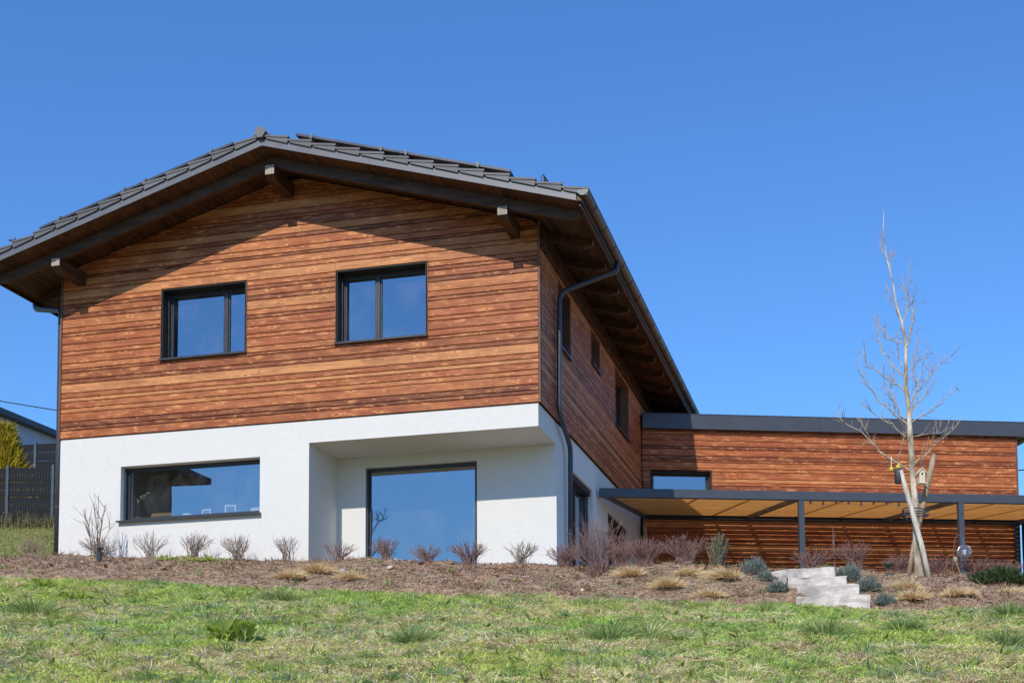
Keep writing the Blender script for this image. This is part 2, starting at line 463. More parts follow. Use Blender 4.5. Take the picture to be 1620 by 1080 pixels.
def blade_mesh(name, P, D, L, Wd, col, bend=None, mat='blade', parent=None, smooth=False, mid=.55, midw=.8):
    """many leaf blades as one mesh: P base, D unit direction, L length, Wd width, bend tip offset"""
    n = len(P)
    L = np.broadcast_to(np.asarray(L, float), (n,)); Wd = np.broadcast_to(np.asarray(Wd, float), (n,))
    rs = np.random.RandomState(n % 9973)
    r = rs.randn(n, 3)
    S = np.cross(D, r); S /= np.linalg.norm(S, axis=1, keepdims=True) + 1e-9
    if bend is None: bend = np.zeros((n, 3))
    hw = (S * (Wd / 2)[:, None])
    Mi = P + D * (L * mid)[:, None] + bend * .3
    T = P + D * L[:, None] + bend
    V = np.empty((n, 5, 3))
    V[:, 0] = P - hw * .6; V[:, 1] = P + hw * .6; V[:, 2] = Mi + hw * midw; V[:, 3] = Mi - hw * midw; V[:, 4] = T
    o = V[:, 0:1].mean(axis=0)[0]
    off = np.array([V[..., 0].mean(), V[..., 1].mean(), V[..., 2].min()])
    V = (V - off).reshape(-1, 3)
    me = bpy.data.meshes.new(name)
    me.vertices.add(n * 5); me.vertices.foreach_set('co', V.ravel().astype(np.float32))
    base = (np.arange(n) * 5)[:, None]
    li = (base + np.array([0, 1, 2, 3, 3, 2, 4])).ravel()
    me.loops.add(n * 7); me.loops.foreach_set('vertex_index', li.astype(np.int32))
    ls = (np.arange(n) * 7)[:, None] + np.array([0, 4]); 
    me.polygons.add(n * 2)
    me.polygons.foreach_set('loop_start', ls.ravel().astype(np.int32))
    me.polygons.foreach_set('loop_total', np.tile([4, 3], n).astype(np.int32))
    me.update(calc_edges=True); me.validate()
    at = me.attributes.new('col', 'FLOAT_COLOR', 'POINT')
    cc = np.ones((n, 5, 4)); cc[:, :, :3] = np.clip(col, 0, 1)[:, None, :]
    at.data.foreach_set('color', cc.ravel().astype(np.float32))
    me.materials.append(M[mat])
    ob = bpy.data.objects.new(name, me); COL.objects.link(ob); ob.location = off
    return par(ob, parent)

# ------------------------------------------------------------------ the setting: ground
def grid_mesh(name, xs, ys, zf, mat, smooth=True):
    X, Y = np.meshgrid(xs, ys); Z = zf(X, Y)
    V = np.stack([X, Y, Z], -1).reshape(-1, 3)
    nx, ny = len(xs), len(ys)
    i = np.arange(ny - 1)[:, None] * nx + np.arange(nx - 1)[None, :]
    F = np.stack([i, i + 1, i + 1 + nx, i + nx], -1).reshape(-1, 4)
    me = bpy.data.meshes.new(name)
    me.from_pydata(V.tolist(), [], F.tolist())
    me.polygons.foreach_set('use_smooth', [smooth] * len(me.polygons))
    me.materials.append(M[mat])
    o = bpy.data.objects.new(name, me); COL.objects.link(o)
    return o
far = [-900, -500, -300, -180, -110, -70, -50, -38, -30, -25]
xs = np.array(far + list(np.arange(-22, 18, .25)) + [19, 21, 25, 30, 38, 50, 70, 110, 180, 300, 500, 900], float)
ys = np.array([-900, -500, -300, -180, -110, -70, -50, -40, -32, -26, -22] + list(np.arange(-20, -2, .2)) + list(np.arange(-2, 20, .5)) + [22, 26, 32, 40, 55, 80, 130, 220, 400, 900], float)
tag(grid_mesh('ground', xs, ys, hb, 'turf'), kind='structure')

def bedz(X, Y):
    n = (vnoise(X, Y, .9, 21) - .5) * .10 + (vnoise(X, Y, .3, 22) - .5) * .07 + (vnoise(X, Y, .11, 23) - .5) * .035
    fade = np.clip((-Y - .05) / .3, .25, 1)
    bf = bed_front(X)
    e = np.clip((Y - bf) / .25, 0, 1)
    return hz(X, Y) + .012 + (n * 1.25 + .02) * fade * e - (1 - e) * .06
xs = np.arange(-15, 12, .05)
tv = np.linspace(0, 1, 64)
X = np.tile(xs, (64, 1)); bf = bed_front(xs)
Y = bf[None, :] - .05 + (0.02 - (bf[None, :] - .05)) * tv[:, None]
Zb = bedz(X, Y)
V = np.stack([X, Y, Zb], -1).reshape(-1, 3); nx = len(xs)
ii = np.arange(63)[:, None] * nx + np.arange(nx - 1)[None, :]
me = bpy.data.meshes.new('planting_bed')
me.from_pydata(V.tolist(), [], np.stack([ii, ii + 1, ii + 1 + nx, ii + nx], -1).reshape(-1, 4).tolist())
me.polygons.foreach_set('use_smooth', [True] * len(me.polygons))
me.materials.append(M['soil'])
bed = bpy.data.objects.new('planting_bed', me); COL.objects.link(bed); tag(bed, kind='structure')
def bz(x, y): return float(bedz(np.array([x]), np.array([y]))[0])
tag(grid_mesh('terrace', np.array([.0, 2, 4, 6, 8, 10, 12.]), np.array([.12, 3, 6, 9, 12.]), lambda X, Y: hz(X, Y) + .02, 'paving'), kind='structure')
# ------------------------------------------------------------------ the house
W = 9.6
RX, RZ, RS = -4.79, 4.68, 0.2905          # ridge x, height of the roof underside there, slope
def zu(x): return RZ - RS * abs(x - RX)
YB = 16.0
house = thing('house', 'two-storey house with brown timber upper floor above white plaster ground floor', 'house', (-4.8, 8, -3.0))
lwa, lwb, lwt, lws = -8.256, -5.375, -.605, -1.642
rxl, zs_, dr = -4.398, -.412, 1.272
rwa, rwb, rwt, rwbt = -3.819, -1.593, -.622, -2.86
xw = -.06
D1 = (2.45, 4.33, -.615); D2 = (5.85, 8.12, -.74)
def solid(x, y, z):
    if lwa < x < lwb and lws < z < lwt and y < .39: return False
    if x > rxl and y < dr and z < zs_: return False
    if rwa < x < rwb and rwbt < z < rwt and y < dr + .36: return False
    if x > -.42 and D1[0] < y < D1[1] and -2.95 < z < D1[2]: return False
    if x > -.42 and D2[0] < y < D2[1] and -2.95 < z < D2[2]: return False
    inr = -9.22 < x < -.41 and .38 < y < YB - .35 and -2.95 < z < -.16
    if inr and not (x > rxl - .35 and y < dr + .35): return False
    return True
cells([-9.57, -9.22, lwa, lwb, rxl - .35, rxl, rwa, rwb, -.41, xw],
      [.03, .38, dr, dr + .35, D1[0], D1[1], D2[0], D2[1], YB - .35, YB],
      [-3.4, -2.95, rwbt, lws, D2[2], D1[2], rwt, lwt, zs_, -.16, -.004], solid).build('plaster_wall', M['plaster'], house, origin=False)

# upper storey: dark backing with openings, boards hung in front of it
w1 = (-7.413, -5.682, 1.402, 2.73); w2 = (-3.855, -2.119, 1.402, 2.73)
sA = (1.30, 2.20, 1.47, 2.68); sB = (4.08, 4.86, 2.03, 2.72); sC = (6.54, 8.05, 1.39, 2.70)
def solid2(x, y, z):
    for a in (w1, w2):
        if a[0] < x < a[1] and a[2] < z < a[3] and y < .31: return False
    for a in (sA, sB, sC):
        if a[0] < y < a[1] and a[2] < z < a[3] and x > -.31: return False
    return not (-9.25 < x < -.3 and .3 < y < YB - .3 and .12 < z < 3.0)
up_wall = cells([-9.56, -9.25, w1[0], w1[1], w2[0], w2[1], -.3, -.045],
                [.045, .3, sA[0], sA[1], sB[0], sB[1], sC[0], sC[1], YB - .3, YB - .04],
                [.0, .12, w1[2], sC[2], sA[2], sB[2], w1[3], sA[3], sB[3], sC[3], 3.0, 3.2], solid2).build('timber_wall', M['membrane'], house, origin=False)
pent = [(-9.55, 3.202), (-.055, 3.202), (-.055, zu(-.055) - .03), (RX, RZ - .03), (-9.55, zu(-9.55) - .03)]
MB().prism([(a, .046, b) for a, b in pent], [(a, YB - .06, b) for a, b in pent]).build('gable_wall', M['membrane'], house, origin=False)

HTS = [.155, .070, .100, .175, .088, .125, .075, .100, .175, .088, .150, .056, .110, .163, .080, .138]
def board(fr, u0, u1, z0, z1, n0, parent, mat='clad', sl=None, th=.024, tone=.5):
    """one cladding board; sl = (du0_top, du1_top) shifts the upper corners for raked ends"""
    L, h, b = u1 - u0, z1 - z0, .005
    pr = [(th, 0), (b, 0), (0, b), (0, h - b), (b, h), (th, h)]
    a0, a1 = sl or (0, 0)
    m = MB()
    m.prism([(a0 * c / h, a, c) for a, c in pr], [(L + a1 * c / h, a, c) for a, c in pr])
    me = bpy.data.meshes.new('board'); me.from_pydata(m.v, [], m.f); me.materials.append(M[mat])
    o = bpy.data.objects.new('board', me); COL.objects.link(o)
    o.color = (min(1, max(0, tone + random.uniform(-.10, .10))), 0, 0, 1)
    o.location = fr.p(u0, n0 + random.uniform(-.002, .002), z0); o.rotation_euler = (0, 0, fr.ang)
    return par(o, parent)

def clad(fr, u0, u1, z0, z1, holes, parent, n0=0.0, limit=None, lens=(3.4, 6.0), start=0, mat='clad', gap=.013):
    z, k = z0, start
    while z < z1 - .02:
        h = HTS[k % len(HTS)] * random.uniform(.97, 1.03); k += 1
        za, zb = z + gap / 2, min(z + h, z1) - gap / 2
        z += h
        if zb - za < .02: continue
        lo0, hi0, lo1, hi1 = u0, u1, u0, u1
        tone = random.choice([random.uniform(.0, .3), random.uniform(.3, .65), random.uniform(.45, .75), random.uniform(.7, 1)])
        if limit:
            lo0, hi0 = limit(za); lo1, hi1 = limit(zb)
            if hi1 - lo1 < .15: break
        # split along the row
        cuts = [lo0]
        p = lo0 + random.uniform(.6, lens[1])
        while p < hi0 - .6:
            cuts.append(p); p += random.uniform(*lens)
        cuts.append(hi0)
        hs = [q for q in holes if q[2] < zb - .004 and q[3] > za + .004]
        for a, b in zip(cuts[:-1], cuts[1:]):
            segs = [(a, b, za, zb)]
            for q in hs:
                ns = []
                for (s0, s1, c0, c1) in segs:
                    if q[1] <= s0 or q[0] >= s1: ns.append((s0, s1, c0, c1)); continue
                    if q[0] - s0 > .01: ns.append((s0, q[0], c0, c1))
                    if s1 - q[1] > .01: ns.append((q[1], s1, c0, c1))
                    m0, m1 = max(s0, q[0]), min(s1, q[1])
                    if q[2] - c0 > .018: ns.append((m0, m1, c0, q[2]))
                    if c1 - q[3] > .018: ns.append((m0, m1, q[3], c1))
                segs = ns
            for (s0, s1, c0, c1) in segs:
                g0 = .0015 if s0 > lo0 + .001 else 0
                sl = (lo1 - lo0 if s0 == lo0 else 0, hi1 - hi0 if s1 == hi0 else 0) if limit else None
                board(fr, s0 + g0, s1 - .0015, c0, c1, n0, parent, mat, sl, tone=tone)
    return k
def lim(z):
    e = min(4.755, (RZ - .035 - z) / RS)
    return RX - .01 - e + (0), RX - .01 + e
_r = .03
H = lambda a: (a[0] - _r, a[1] + _r, a[2] - .02, a[3] + .02)
clad(FRONT, -9.555, -.045, .004, 4.6, [H(w1), H(w2)], up_wall, 0.0, lim)
clad(SIDE, .045, 9.75, .004, 2.79, [H(sA), H(sB), H(sC)], up_wall, 0.0, lens=(3.0, 5.0))
clad(SIDE, 9.75, 15.9, .004, 2.79, [], up_wall, 0.0, lens=(5.9, 6.2))
# corner trims, wall plate
MB().box(-.04, -.002, -.012, .03, .0, 3.30).build('corner_trim', M['trim'], house)
MB().box(-9.6, -9.56, -.012, .03, .0, 3.30).build('corner_trim', M['trim'], house)
MB().bbox(.06, YB, -.035, .04, 2.80, 3.16, SIDE).build('wall_plate', M['soffit'], house)
MB().box(-9.62, -9.561, .05, YB, 0, 3.2).build('rear_cladding', M['trim'], house)

# ---- windows
def window(fr, u0, u1, z0, z1, mull, parent, name='window', dep=.23, lining='frame_dark', sill=True, blind=0, curtain=None, fw=.065, rails=True, edge=None, lin=True):
    m = MB()
    m.box(u0, u0 + fw, dep, dep + .07, z0, z1, fr).box(u1 - fw, u1, dep, dep + .07, z0, z1, fr)
    m.box(u0 + fw, u1 - fw, dep + .001, dep + .069, z0, z0 + fw, fr).box(u0 + fw, u1 - fw, dep + .001, dep + .069, z1 - fw, z1, fr)
    # sash profiles standing a little proud
    cu = [u0 + fw] + list(mull) + [u1 - fw]
    w = m.build(name, M['frame'], parent)
    for q in mull:
        MB().box(q - .038, q + .038, dep - .012, dep + .06, z0 + fw, z1 - fw, fr).build('mullion', M['frame'], w)
    ed = [u0 + fw] + sum([[q - .038, q + .038] for q in mull], []) + [u1 - fw]
    for a, b in zip(ed[0::2], ed[1::2]):
        s = .028
        MB().box(a, a + s, dep + .012, dep + .05, z0 + fw, z1 - fw, fr).box(b - s, b, dep + .012, dep + .05, z0 + fw, z1 - fw, fr) \
            .box(a + s, b - s, dep + .013, dep + .049, z0 + fw, z0 + fw + s, fr).box(a + s, b - s, dep + .013, dep + .049, z1 - fw - s, z1 - fw, fr).build('sash', M['frame'], w)
        MB().add([fr.p(a + s * .5, dep + .033, z0 + fw + s * .5), fr.p(b - s * .5, dep + .033, z0 + fw + s * .5), fr.p(b - s * .5, dep + .033, z1 - fw - s * .5), fr.p(a + s * .5, dep + .033, z1 - fw - s * .5)], [(0, 1, 2, 3)]).build('pane', M['glass'], w)
    if lin:
        t_ = .014
        MB().box(u0 + .001, u0 + t_, -.004, dep - .002, z0 + .01, z1 - t_, fr).box(u1 - t_, u1 - .001, -.004, dep - .002, z0 + .01, z1 - t_, fr) \
            .box(u0 + .001, u1 - .001, -.0045, dep - .002, z1 - t_, z1 - .001, fr).build('reveal_lining', M[lining], w)
    if edge:
        MB().box(u0 - .028, u0 - .0145, -.008, .03, z0, z1 + .028, fr).build('edge_trim', M[edge], w)
        MB().box(u1 + .0145, u1 + .028, -.008, .03, z0, z1 + .028, fr).build('edge_trim', M[edge], w)
    if blind:
        MB().box(u0 + .002, u1 - .002, dep - .11, dep - .003, z1 - blind, z1 - .002, fr).build('blind_box', M['frame_dark'], w)
    if rails:
        MB().box(u0 + .016, u0 + .042, dep - .06, dep - .025, z0 + .012, z1 - blind - .018, fr).build('blind_rail', M['frame'], w)
        MB().box(u1 - .042, u1 - .016, dep - .06, dep - .025, z0 + .012, z1 - blind - .018, fr).build('blind_rail', M['frame'], w)
    if sill:
        a, b = u0 - .035, u1 + .035
        pr = [(-.055, z0 - .045), (-.055, z0 - .012), (dep + .01, z0 + .008), (dep + .01, z0 - .012), (-.045, z0 - .028), (-.045, z0 - .045)]
        MB().prism([fr.p(a, n, z) for n, z in pr], [fr.p(b, n, z) for n, z in pr]).build('sill', M['frame'], w)
    if curtain:
        cm = MB(); nseg = 40
        vs = []; fs = []
        for i in range(nseg + 1):
            u = u0 + (u1 - u0) * i / nseg
            nn = dep + .30 + .03 * math.sin(i * 1.3 + curtain) + .015 * math.sin(i * 3.1)
            vs += [fr.p(u, nn, z0 - .2), fr.p(u, nn, z1 + .1)]
        for i in range(nseg): fs.append((2 * i, 2 * i + 2, 2 * i + 3, 2 * i + 1))
        cm.add(vs, fs).build('curtain', M['fabric'], w, smooth=True)
    return w
window(FRONT, *w1, [-6.20], house, edge='trim')
window(FRONT, *w2, [-3.14], house, edge='trim')
window(FRONT, lwa, lwb, lws, lwt, [], house, dep=.20, blind=0, lin=False, fw=.05)
RB = Fr((0, dr - .0, 0), (1, 0, 0), (0, 1, 0))
window(RB, rwa, rwb, rwbt, rwt, [], house, dep=.08, sill=False, blind=0, lin=False, fw=.04)
window(SIDE, *sA, [], house, dep=.24, lining='trim', edge='trim')
window(SIDE, *sB, [], house, dep=.24, lining='trim', edge='trim')
window(SIDE, *sC, [], house, dep=.24, lining='trim', edge='trim')
SW = Fr((xw, 0, 0), (0, 1, 0), (-1, 0, 0))
window(SW, D1[0], D1[1], -2.94, D1[2], [3.35], house, name='patio_door', dep=.16, sill=False, blind=.12, lin=False, fw=.07)
window(SW, D2[0], D2[1], -2.94, D2[2], [6.9], house, name='patio_door', dep=.16, sill=False, blind=.12, lin=False, fw=.07)
# interior room behind the wide ground floor window
MB().box(-9.1, -4.76, 3.4, 3.5, -2.9, -.17).box(-7.0, -6.9, 2.2, 3.39, -2.9, -.17).build('partition_wall', M['interior'], house)
MB().box(-8.5, -5.2, .375, .62, lws - .02, lws + .02).build('window_ledge', M['white'], house)

# ---- roof
roof = None
m = MB()
for s in (-1, 1):
    xe = RX + s * 5.80
    pr = [(RX, RZ + .005), (xe, zu(xe) + .005), (xe, zu(xe) + .105), (RX, RZ + .105)]
    m.prism([(a, -1.10, b) for a, b in pr], [(a, YB + .5, b) for a, b in pr])
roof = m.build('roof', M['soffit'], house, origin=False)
# soffit boards: single boards under the front overhang, joints along the ridge direction
for s in (-1, 1):
    q = .0
    while q < 5.72:
        wbd = .118
        a, b = q + .003, min(q + wbd, 5.74) - .003
        xa, xb = RX + s * a, RX + s * b
        zA, zB = RZ - RS * a, RZ - RS * b
        y1 = .04 if (q < 4.7) else (YB if s > 0 else .6)
        if q > 4.78: y1 = YB if s > 0 else 3.0
        MB().prism([(xa, -1.095, zA - .012), (xb, -1.095, zB - .012), (xb, -1.095, zB + .002), (xa, -1.095, zA + .002)],
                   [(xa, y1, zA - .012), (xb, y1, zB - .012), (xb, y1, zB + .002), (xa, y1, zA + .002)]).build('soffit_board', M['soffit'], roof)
        q += wbd
# verge flashing, barge rafters, purlins
for s in (-1, 1):
    a0, a1 = .0, 5.715
    P = lambda d, y, o: (RX + s * d, y, RZ - RS * d + o)
    MB().prism([P(a0, -1.125, -.01), P(a1, -1.125, -.01), P(a1, -1.125, .112), P(a0, -1.125, .112)],
               [P(a0, -1.108, -.01), P(a1, -1.108, -.01), P(a1, -1.108, .112), P(a0, -1.108, .112)]).build('verge_flashing', M['zinc'], roof)
    for yy in (-.72,):
        pts = [(0.0, -.015), (5.70, -.015), (5.70, -.12), (5.45, -.205), (0.0, -.205)]
        if s > 0: pts[0] = (0.002, -.015); pts[-1] = (0.002, -.205)
        MB().prism([P(d, yy, o) for d, o in pts], [P(d, yy + .085, o) for d, o in pts]).build('barge_rafter', M['barge'], roof)
def purlin(x, ztop, zbot):
    b = MB()
    hw = .088
    pr = [(-.80, zbot + .07), (-.80, ztop), (.1, ztop), (.1, zbot), (-.71, zbot)]
    b.prism([(x - hw, y, z) for y, z in pr], [(x + hw, y, z) for y, z in pr])
    p_ = b.build('purlin', M['beam'], roof)
    MB().prism([(x - hw + .002, -.806, zbot + .072), (x + hw - .002, -.806, zbot + .072), (x + hw - .002, -.806, ztop), (x - hw + .002, -.806, ztop)],
               [(x - hw + .002, -.8003, zbot + .072), (x + hw - .002, -.8003, zbot + .072), (x + hw - .002, -.8003, ztop), (x - hw + .002, -.8003, ztop)]).build('end_grain', M['endgrain'], p_)
purlin(-4.80, RZ - .21, 4.23)
purlin(-.45, zu(-.45) - .212, 2.99)
purlin(-9.15, zu(-9.15) - .212, 2.99)
# common rafters under the right eave, a few under the left one
for yy in [.55, 1.63, 2.84, 3.91, 4.88, 5.94, 7.07, 8.21, 9.35, 10.47, 11.49, 12.6, 13.7, 14.8]:
    P = lambda d, y, o: (RX + d, y, RZ - RS * d + o)
    pts = [(4.70, -.016), (5.62, -.016), (5.62, -.10), (5.46, -.175), (4.70, -.175)]
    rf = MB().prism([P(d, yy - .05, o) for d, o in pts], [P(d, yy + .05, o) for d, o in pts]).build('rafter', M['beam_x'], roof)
    MB().box(RX + 5.621, RX + 5.626, yy - .048, yy + .048, RZ - RS * 5.62 - .098, RZ - RS * 5.62 - .018).build('end_grain', M['endgrain'], rf)
for yy in [.45, 1.6]:
    P = lambda d, y, o: (RX - d, y, RZ - RS * d + o)
    pts = [(4.80, -.016), (5.62, -.016), (5.62, -.10), (5.46, -.175), (4.80, -.175)]
    MB().prism([P(d, yy - .05, o) for d, o in pts], [P(d, yy + .05, o) for d, o in pts]).build('rafter', M['beam_x'], roof)
MB().box(.955, .985, -1.04, YB + .4, zu(.95) - .07, zu(.95) + .09).build('fascia_board', M['soffit'], roof)
MB().box(-10.565, -10.535, -1.04, YB + .4, zu(-10.55) - .07, zu(-10.55) + .09).build('fascia_board', M['soffit'], roof)

# verge tiles with their hanging side lappets, stepped courses behind them
NT_ = 13; EXP = 5.86 / NT_
ml = MB(); mr = MB()
for s in (-1, 1):
    for i in range(NT_):
        d0, d1 = i * EXP + .06, (i + 1) * EXP + .075
        def Q(d, y, o): return (RX + s * d, y, RZ - RS * d + o)
        lo, hi = .142, .205            # upper end sits low under the next tile, lower end rides high
        jit = random.uniform(-.004, .004)
        m = MB()
        th = .022
        y0, y1 = -1.165, -.84
        pr = [(d0, lo), (d1, hi + jit), (d1, hi + th + jit), (d0, lo + th)]
        m.prism([Q(d, y0, o) for d, o in pr], [Q(d, y1, o) for d, o in pr])
        # lappet
        lp = [(d0 + .035, lo + .005), (d1 - .02, hi + jit - .003), (d1 - .02, .105 + jit), (d0 + .035, .118)]
        m.prism([Q(d, y0 + .012, o) for d, o in lp], [Q(d, y0 + .030, o) for d, o in lp])
        # raised side rib
        rb = [(d0, lo + th), (d1, hi + th + jit), (d1, hi + th + .012 + jit), (d0, lo + th + .012)]
        m.prism([Q(d, y0, o) for d, o in rb], [Q(d, y0 + .035, o) for d, o in rb])
        m.build('verge_tile', M['tile'], roof)
        f = ml if s < 0 else mr
        f.prism([Q(d, y1 + .004, o) for d, o in pr], [Q(d, YB + .5, o) for d, o in pr])
for f in (ml, mr): tag(f.build('tile_courses', M['tile'], roof, origin=False), kind='stuff')
# ridge capping and its end disc
rc = [(-.15, .155), (-.10, .225), (-.04, .268), (.04, .268), (.10, .225), (.15, .155)]
for i in range(10):
    y0 = -1.15 + i * .41 + (0 if i == 0 else .0)
    MB().prism([(RX + a, y0, RZ + b + .012) for a, b in rc], [(RX + a * .94, y0 + .43, RZ + b) for a, b in rc]).build('ridge_tile', M['tile'], roof)
dd = [(-.115, .205), (-.045, .29), (-.015, .305), (.015, .305), (.045, .29), (.115, .205), (.10, .19), (.045, .105), (-.045, .105), (-.10, .19)]
MB().prism([(RX + a, -1.205, RZ + b) for a, b in dd], [(RX + a, -1.151, RZ + b) for a, b in dd]).build('ridge_end_disc', M['tile'], roof)

# gutters, half round, with end caps and joint bands
def gutter(cx, cz, y0, y1, bands, sgn):
    n = 12; r, t_ = .098, .006
    ring = [(cx + r * math.cos(a), cz - r * math.sin(a)) for a in [math.pi * k / n for k in range(n + 1)]]
    inn = [(cx + (r - t_) * math.cos(a), cz - (r - t_) * math.sin(a)) for a in [math.pi * k / n for k in range(n + 1)]]
    poly = ring + inn[::-1]
    m = MB()
    A = [(a, y0, b) for a, b in poly]; B = [(a, y1, b) for a, b in poly]
    N = len(poly); m.v += A + B
    m.f += [(i, i + N, (i + 1) % N + N, (i + 1) % N) for i in range(N)]
    g_ = m.build('gutter', M['gutter'], roof, smooth=False)
    MB().tube([(cx + sgn * r, y0, cz + .004), (cx + sgn * r, y1, cz + .004)], .011, n=8).build('rolled_edge', M['pipe'], g_)
    MB().prism([(a, y0 - .006, b) for a, b in ring], [(a, y0 + .004, b) for a, b in ring]).build('end_cap', M['zinc'], g_)
    rr = [(cx + (r + .005) * math.cos(a), cz - (r + .005) * math.sin(a)) for a in [math.pi * k / n for k in range(n + 1)]]
    i2 = [(cx + (r + .001) * math.cos(a), cz - (r + .001) * math.sin(a)) for a in [math.pi * k / n for k in range(n + 1)]]
    pl = rr + i2[::-1]
    for yb in bands:
        b = MB(); N = len(pl); b.v += [(a, yb, c) for a, c in pl] + [(a, yb + .03, c) for a, c in pl]
        b.f += [(i, i + N, (i + 1) % N + N, (i + 1) % N) for i in range(N)]
        b.build('gutter_band', M['black'], g_)
    return g_
gutter(1.047, 3.168, -1.155, YB + .5, [-.55 + .82 * k for k in range(20)], 1)
gutter(-10.63, 3.168, -1.155, YB + .5, [-.55 + .82 * k for k in range(4)], -1)

def bend(pts, r=.14, n=5):
    P = [Vector(p) for p in pts]; out = [P[0]]
    for a, b, c in zip(P[:-2], P[1:-1], P[2:]):
        d0, d1 = (a - b), (c - b); k = min(r, d0.length * .45, d1.length * .45)
        s, e = b + d0.normalized() * k, b + d1.normalized() * k
        for i in range(n + 1):
            t_ = i / n; out.append(s * (1 - t_) ** 2 + b * 2 * t_ * (1 - t_) + e * t_ ** 2)
    out.append(P[-1]); return out
dp = MB().tube(bend([(1.047, 1.69, 3.09), (1.047, 1.69, 2.92), (.075, 1.08, 2.36), (.075, 1.0, .10), (.055, 1.93, -.32), (.03, 1.93, -3.05)], .17), .048, n=12).build('downpipe', M['pipe'], house, smooth=True)
for z, x, y in ((2.0, .075, 1.07), (.25, .075, 1.01), (-.75, .046, 1.93), (-2.0, .036, 1.93)):
    MB().tube([(x, y, z), (x, y, z + .03)], .055, n=12).build('pipe_clip', M['pipe'], dp)
dp = MB().tube(bend([(-10.63, .62, 3.09), (-10.63, .62, 2.90), (-9.72, .18, 2.62), (-9.68, .13, 2.4), (-9.655, .11, .1), (-9.655, .11, -2.75)], .15), .062, n=12).build('downpipe', M['pipe'], house, smooth=True)
for z in (-.05, -1.3, -2.4):
    MB().tube([(-9.655, .11, z), (-9.655, .11, z + .03)], .068, n=12).build('pipe_clip', M['pipe'], dp)
# snow guard brackets near the eaves
for X in (.34, -9.88):
    s = 1 if X > RX else -1
    zt = zu(X) + .22
    MB().tube([(X, -1.0, zt), (X, -1.0, zt + .17)], .011, n=5).tube([(X - .05, -.98, zt), (X - .05, -.98, zt + .15)], .009, n=5).tube([(X - .13 * 1 - (.0), -.99, zt + .14 - s * .0), (X + .12, -.97, zt + .10)] if s < 0 else [(X - .02, -.99, zt + .17), (X + .06, -.97, zt + .06)], .016, n=5).tube([(X, -1.0, zt + .1), (X, 2.0, zt + .1)], .012, n=5).build('snow_guard', M['black'], roof)

# ---- solar panels: things of their own on the roof
def panel(s, d0, d1, clamps, label):
    def Q(d, y, o): return (RX + s * d, y, RZ - RS * d + o)
    root = thing('solar_panel', label, 'solar panel', Q((d0 + d1) / 2, -.2, .30), 'solar panels on the roof')
    top, th = .368, .042
    y0, y1 = -1.03, .02
    f = MB()
    fw = .03
    for (a, b, c, e) in ((d0, d1, y0, y0 + fw), (d0, d1, y1 - fw, y1)):
        f.prism([Q(a, c, top - th), Q(b, c, top - th), Q(b, c, top), Q(a, c, top)], [Q(a, e, top - th), Q(b, e, top - th), Q(b, e, top), Q(a, e, top)])
    for a, b in ((d0, d0 + fw), (d1 - fw, d1)):
        f.prism([Q(a, y0 + fw, top - th), Q(b, y0 + fw, top - th), Q(b, y0 + fw, top), Q(a, y0 + fw, top)], [Q(a, y1 - fw, top - th), Q(b, y1 - fw, top - th), Q(b, y1 - fw, top), Q(a, y1 - fw, top)])
    f.build('panel_frame', M['metal'], root)
    a, b = d0 + fw, d1 - fw
    MB().prism([Q(a, y0 + fw, top - .012), Q(b, y0 + fw, top - .012), Q(b, y0 + fw, top - .004), Q(a, y0 + fw, top - .004)],
               [Q(a, y1 - fw, top - .012), Q(b, y1 - fw, top - .012), Q(b, y1 - fw, top - .004), Q(a, y1 - fw, top - .004)]).build('cell_face', M['solarcell'], root)
    MB().prism([Q(a, y0 + fw, top - .018), Q(b, y0 + fw, top - .018), Q(b, y0 + fw, top - .0135), Q(a, y0 + fw, top - .0135)],
               [Q(a, y1 - fw, top - .018), Q(b, y1 - fw, top - .018), Q(b, y1 - fw, top - .0135), Q(a, y1 - fw, top - .0135)]).build('back_sheet', M['solarback'], root)
    for c in clamps:
        r_ = MB()
        for o0, o1, ww in ((.20, top - th - .001, .02), ):
            r_.prism([Q(c - .02, -1.09, top - th - .04), Q(c + .02, -1.09, top - th - .04), Q(c + .02, -1.09, top - th - .001), Q(c - .02, -1.09, top - th - .001)],
                     [Q(c - .02, .3, top - th - .04), Q(c + .02, .3, top - th - .04), Q(c + .02, .3, top - th - .001), Q(c - .02, .3, top - th - .001)])
        r_.build('mounting_rail', M['alu'], root)
        MB().prism([Q(c - .026, -1.06, top - th), Q(c + .026, -1.06, top - th), Q(c + .026, -1.06, top + .016), Q(c - .026, -1.06, top + .016)],
                   [Q(c - .026, -1.032, top - th), Q(c + .026, -1.032, top - th), Q(c + .026, -1.032, top + .016), Q(c - .026, -1.032, top + .016)]).build('clamp', M['alu'], root)
panel(1, .60, 2.53, [.92, 2.23], 'solar panel right of the ridge, the one nearer the ridge')
panel(1, 2.56, 4.55, [2.69, 3.99], 'solar panel on the right roof slope, the lower one near the gutter')
panel(-1, .63, 2.57, [1.03, 2.36], 'solar panel left of the ridge, the one nearer the ridge')
panel(-1, 2.60, 4.55, [2.78, 4.11], 'solar panel on the left roof slope, the lower one towards the eave')
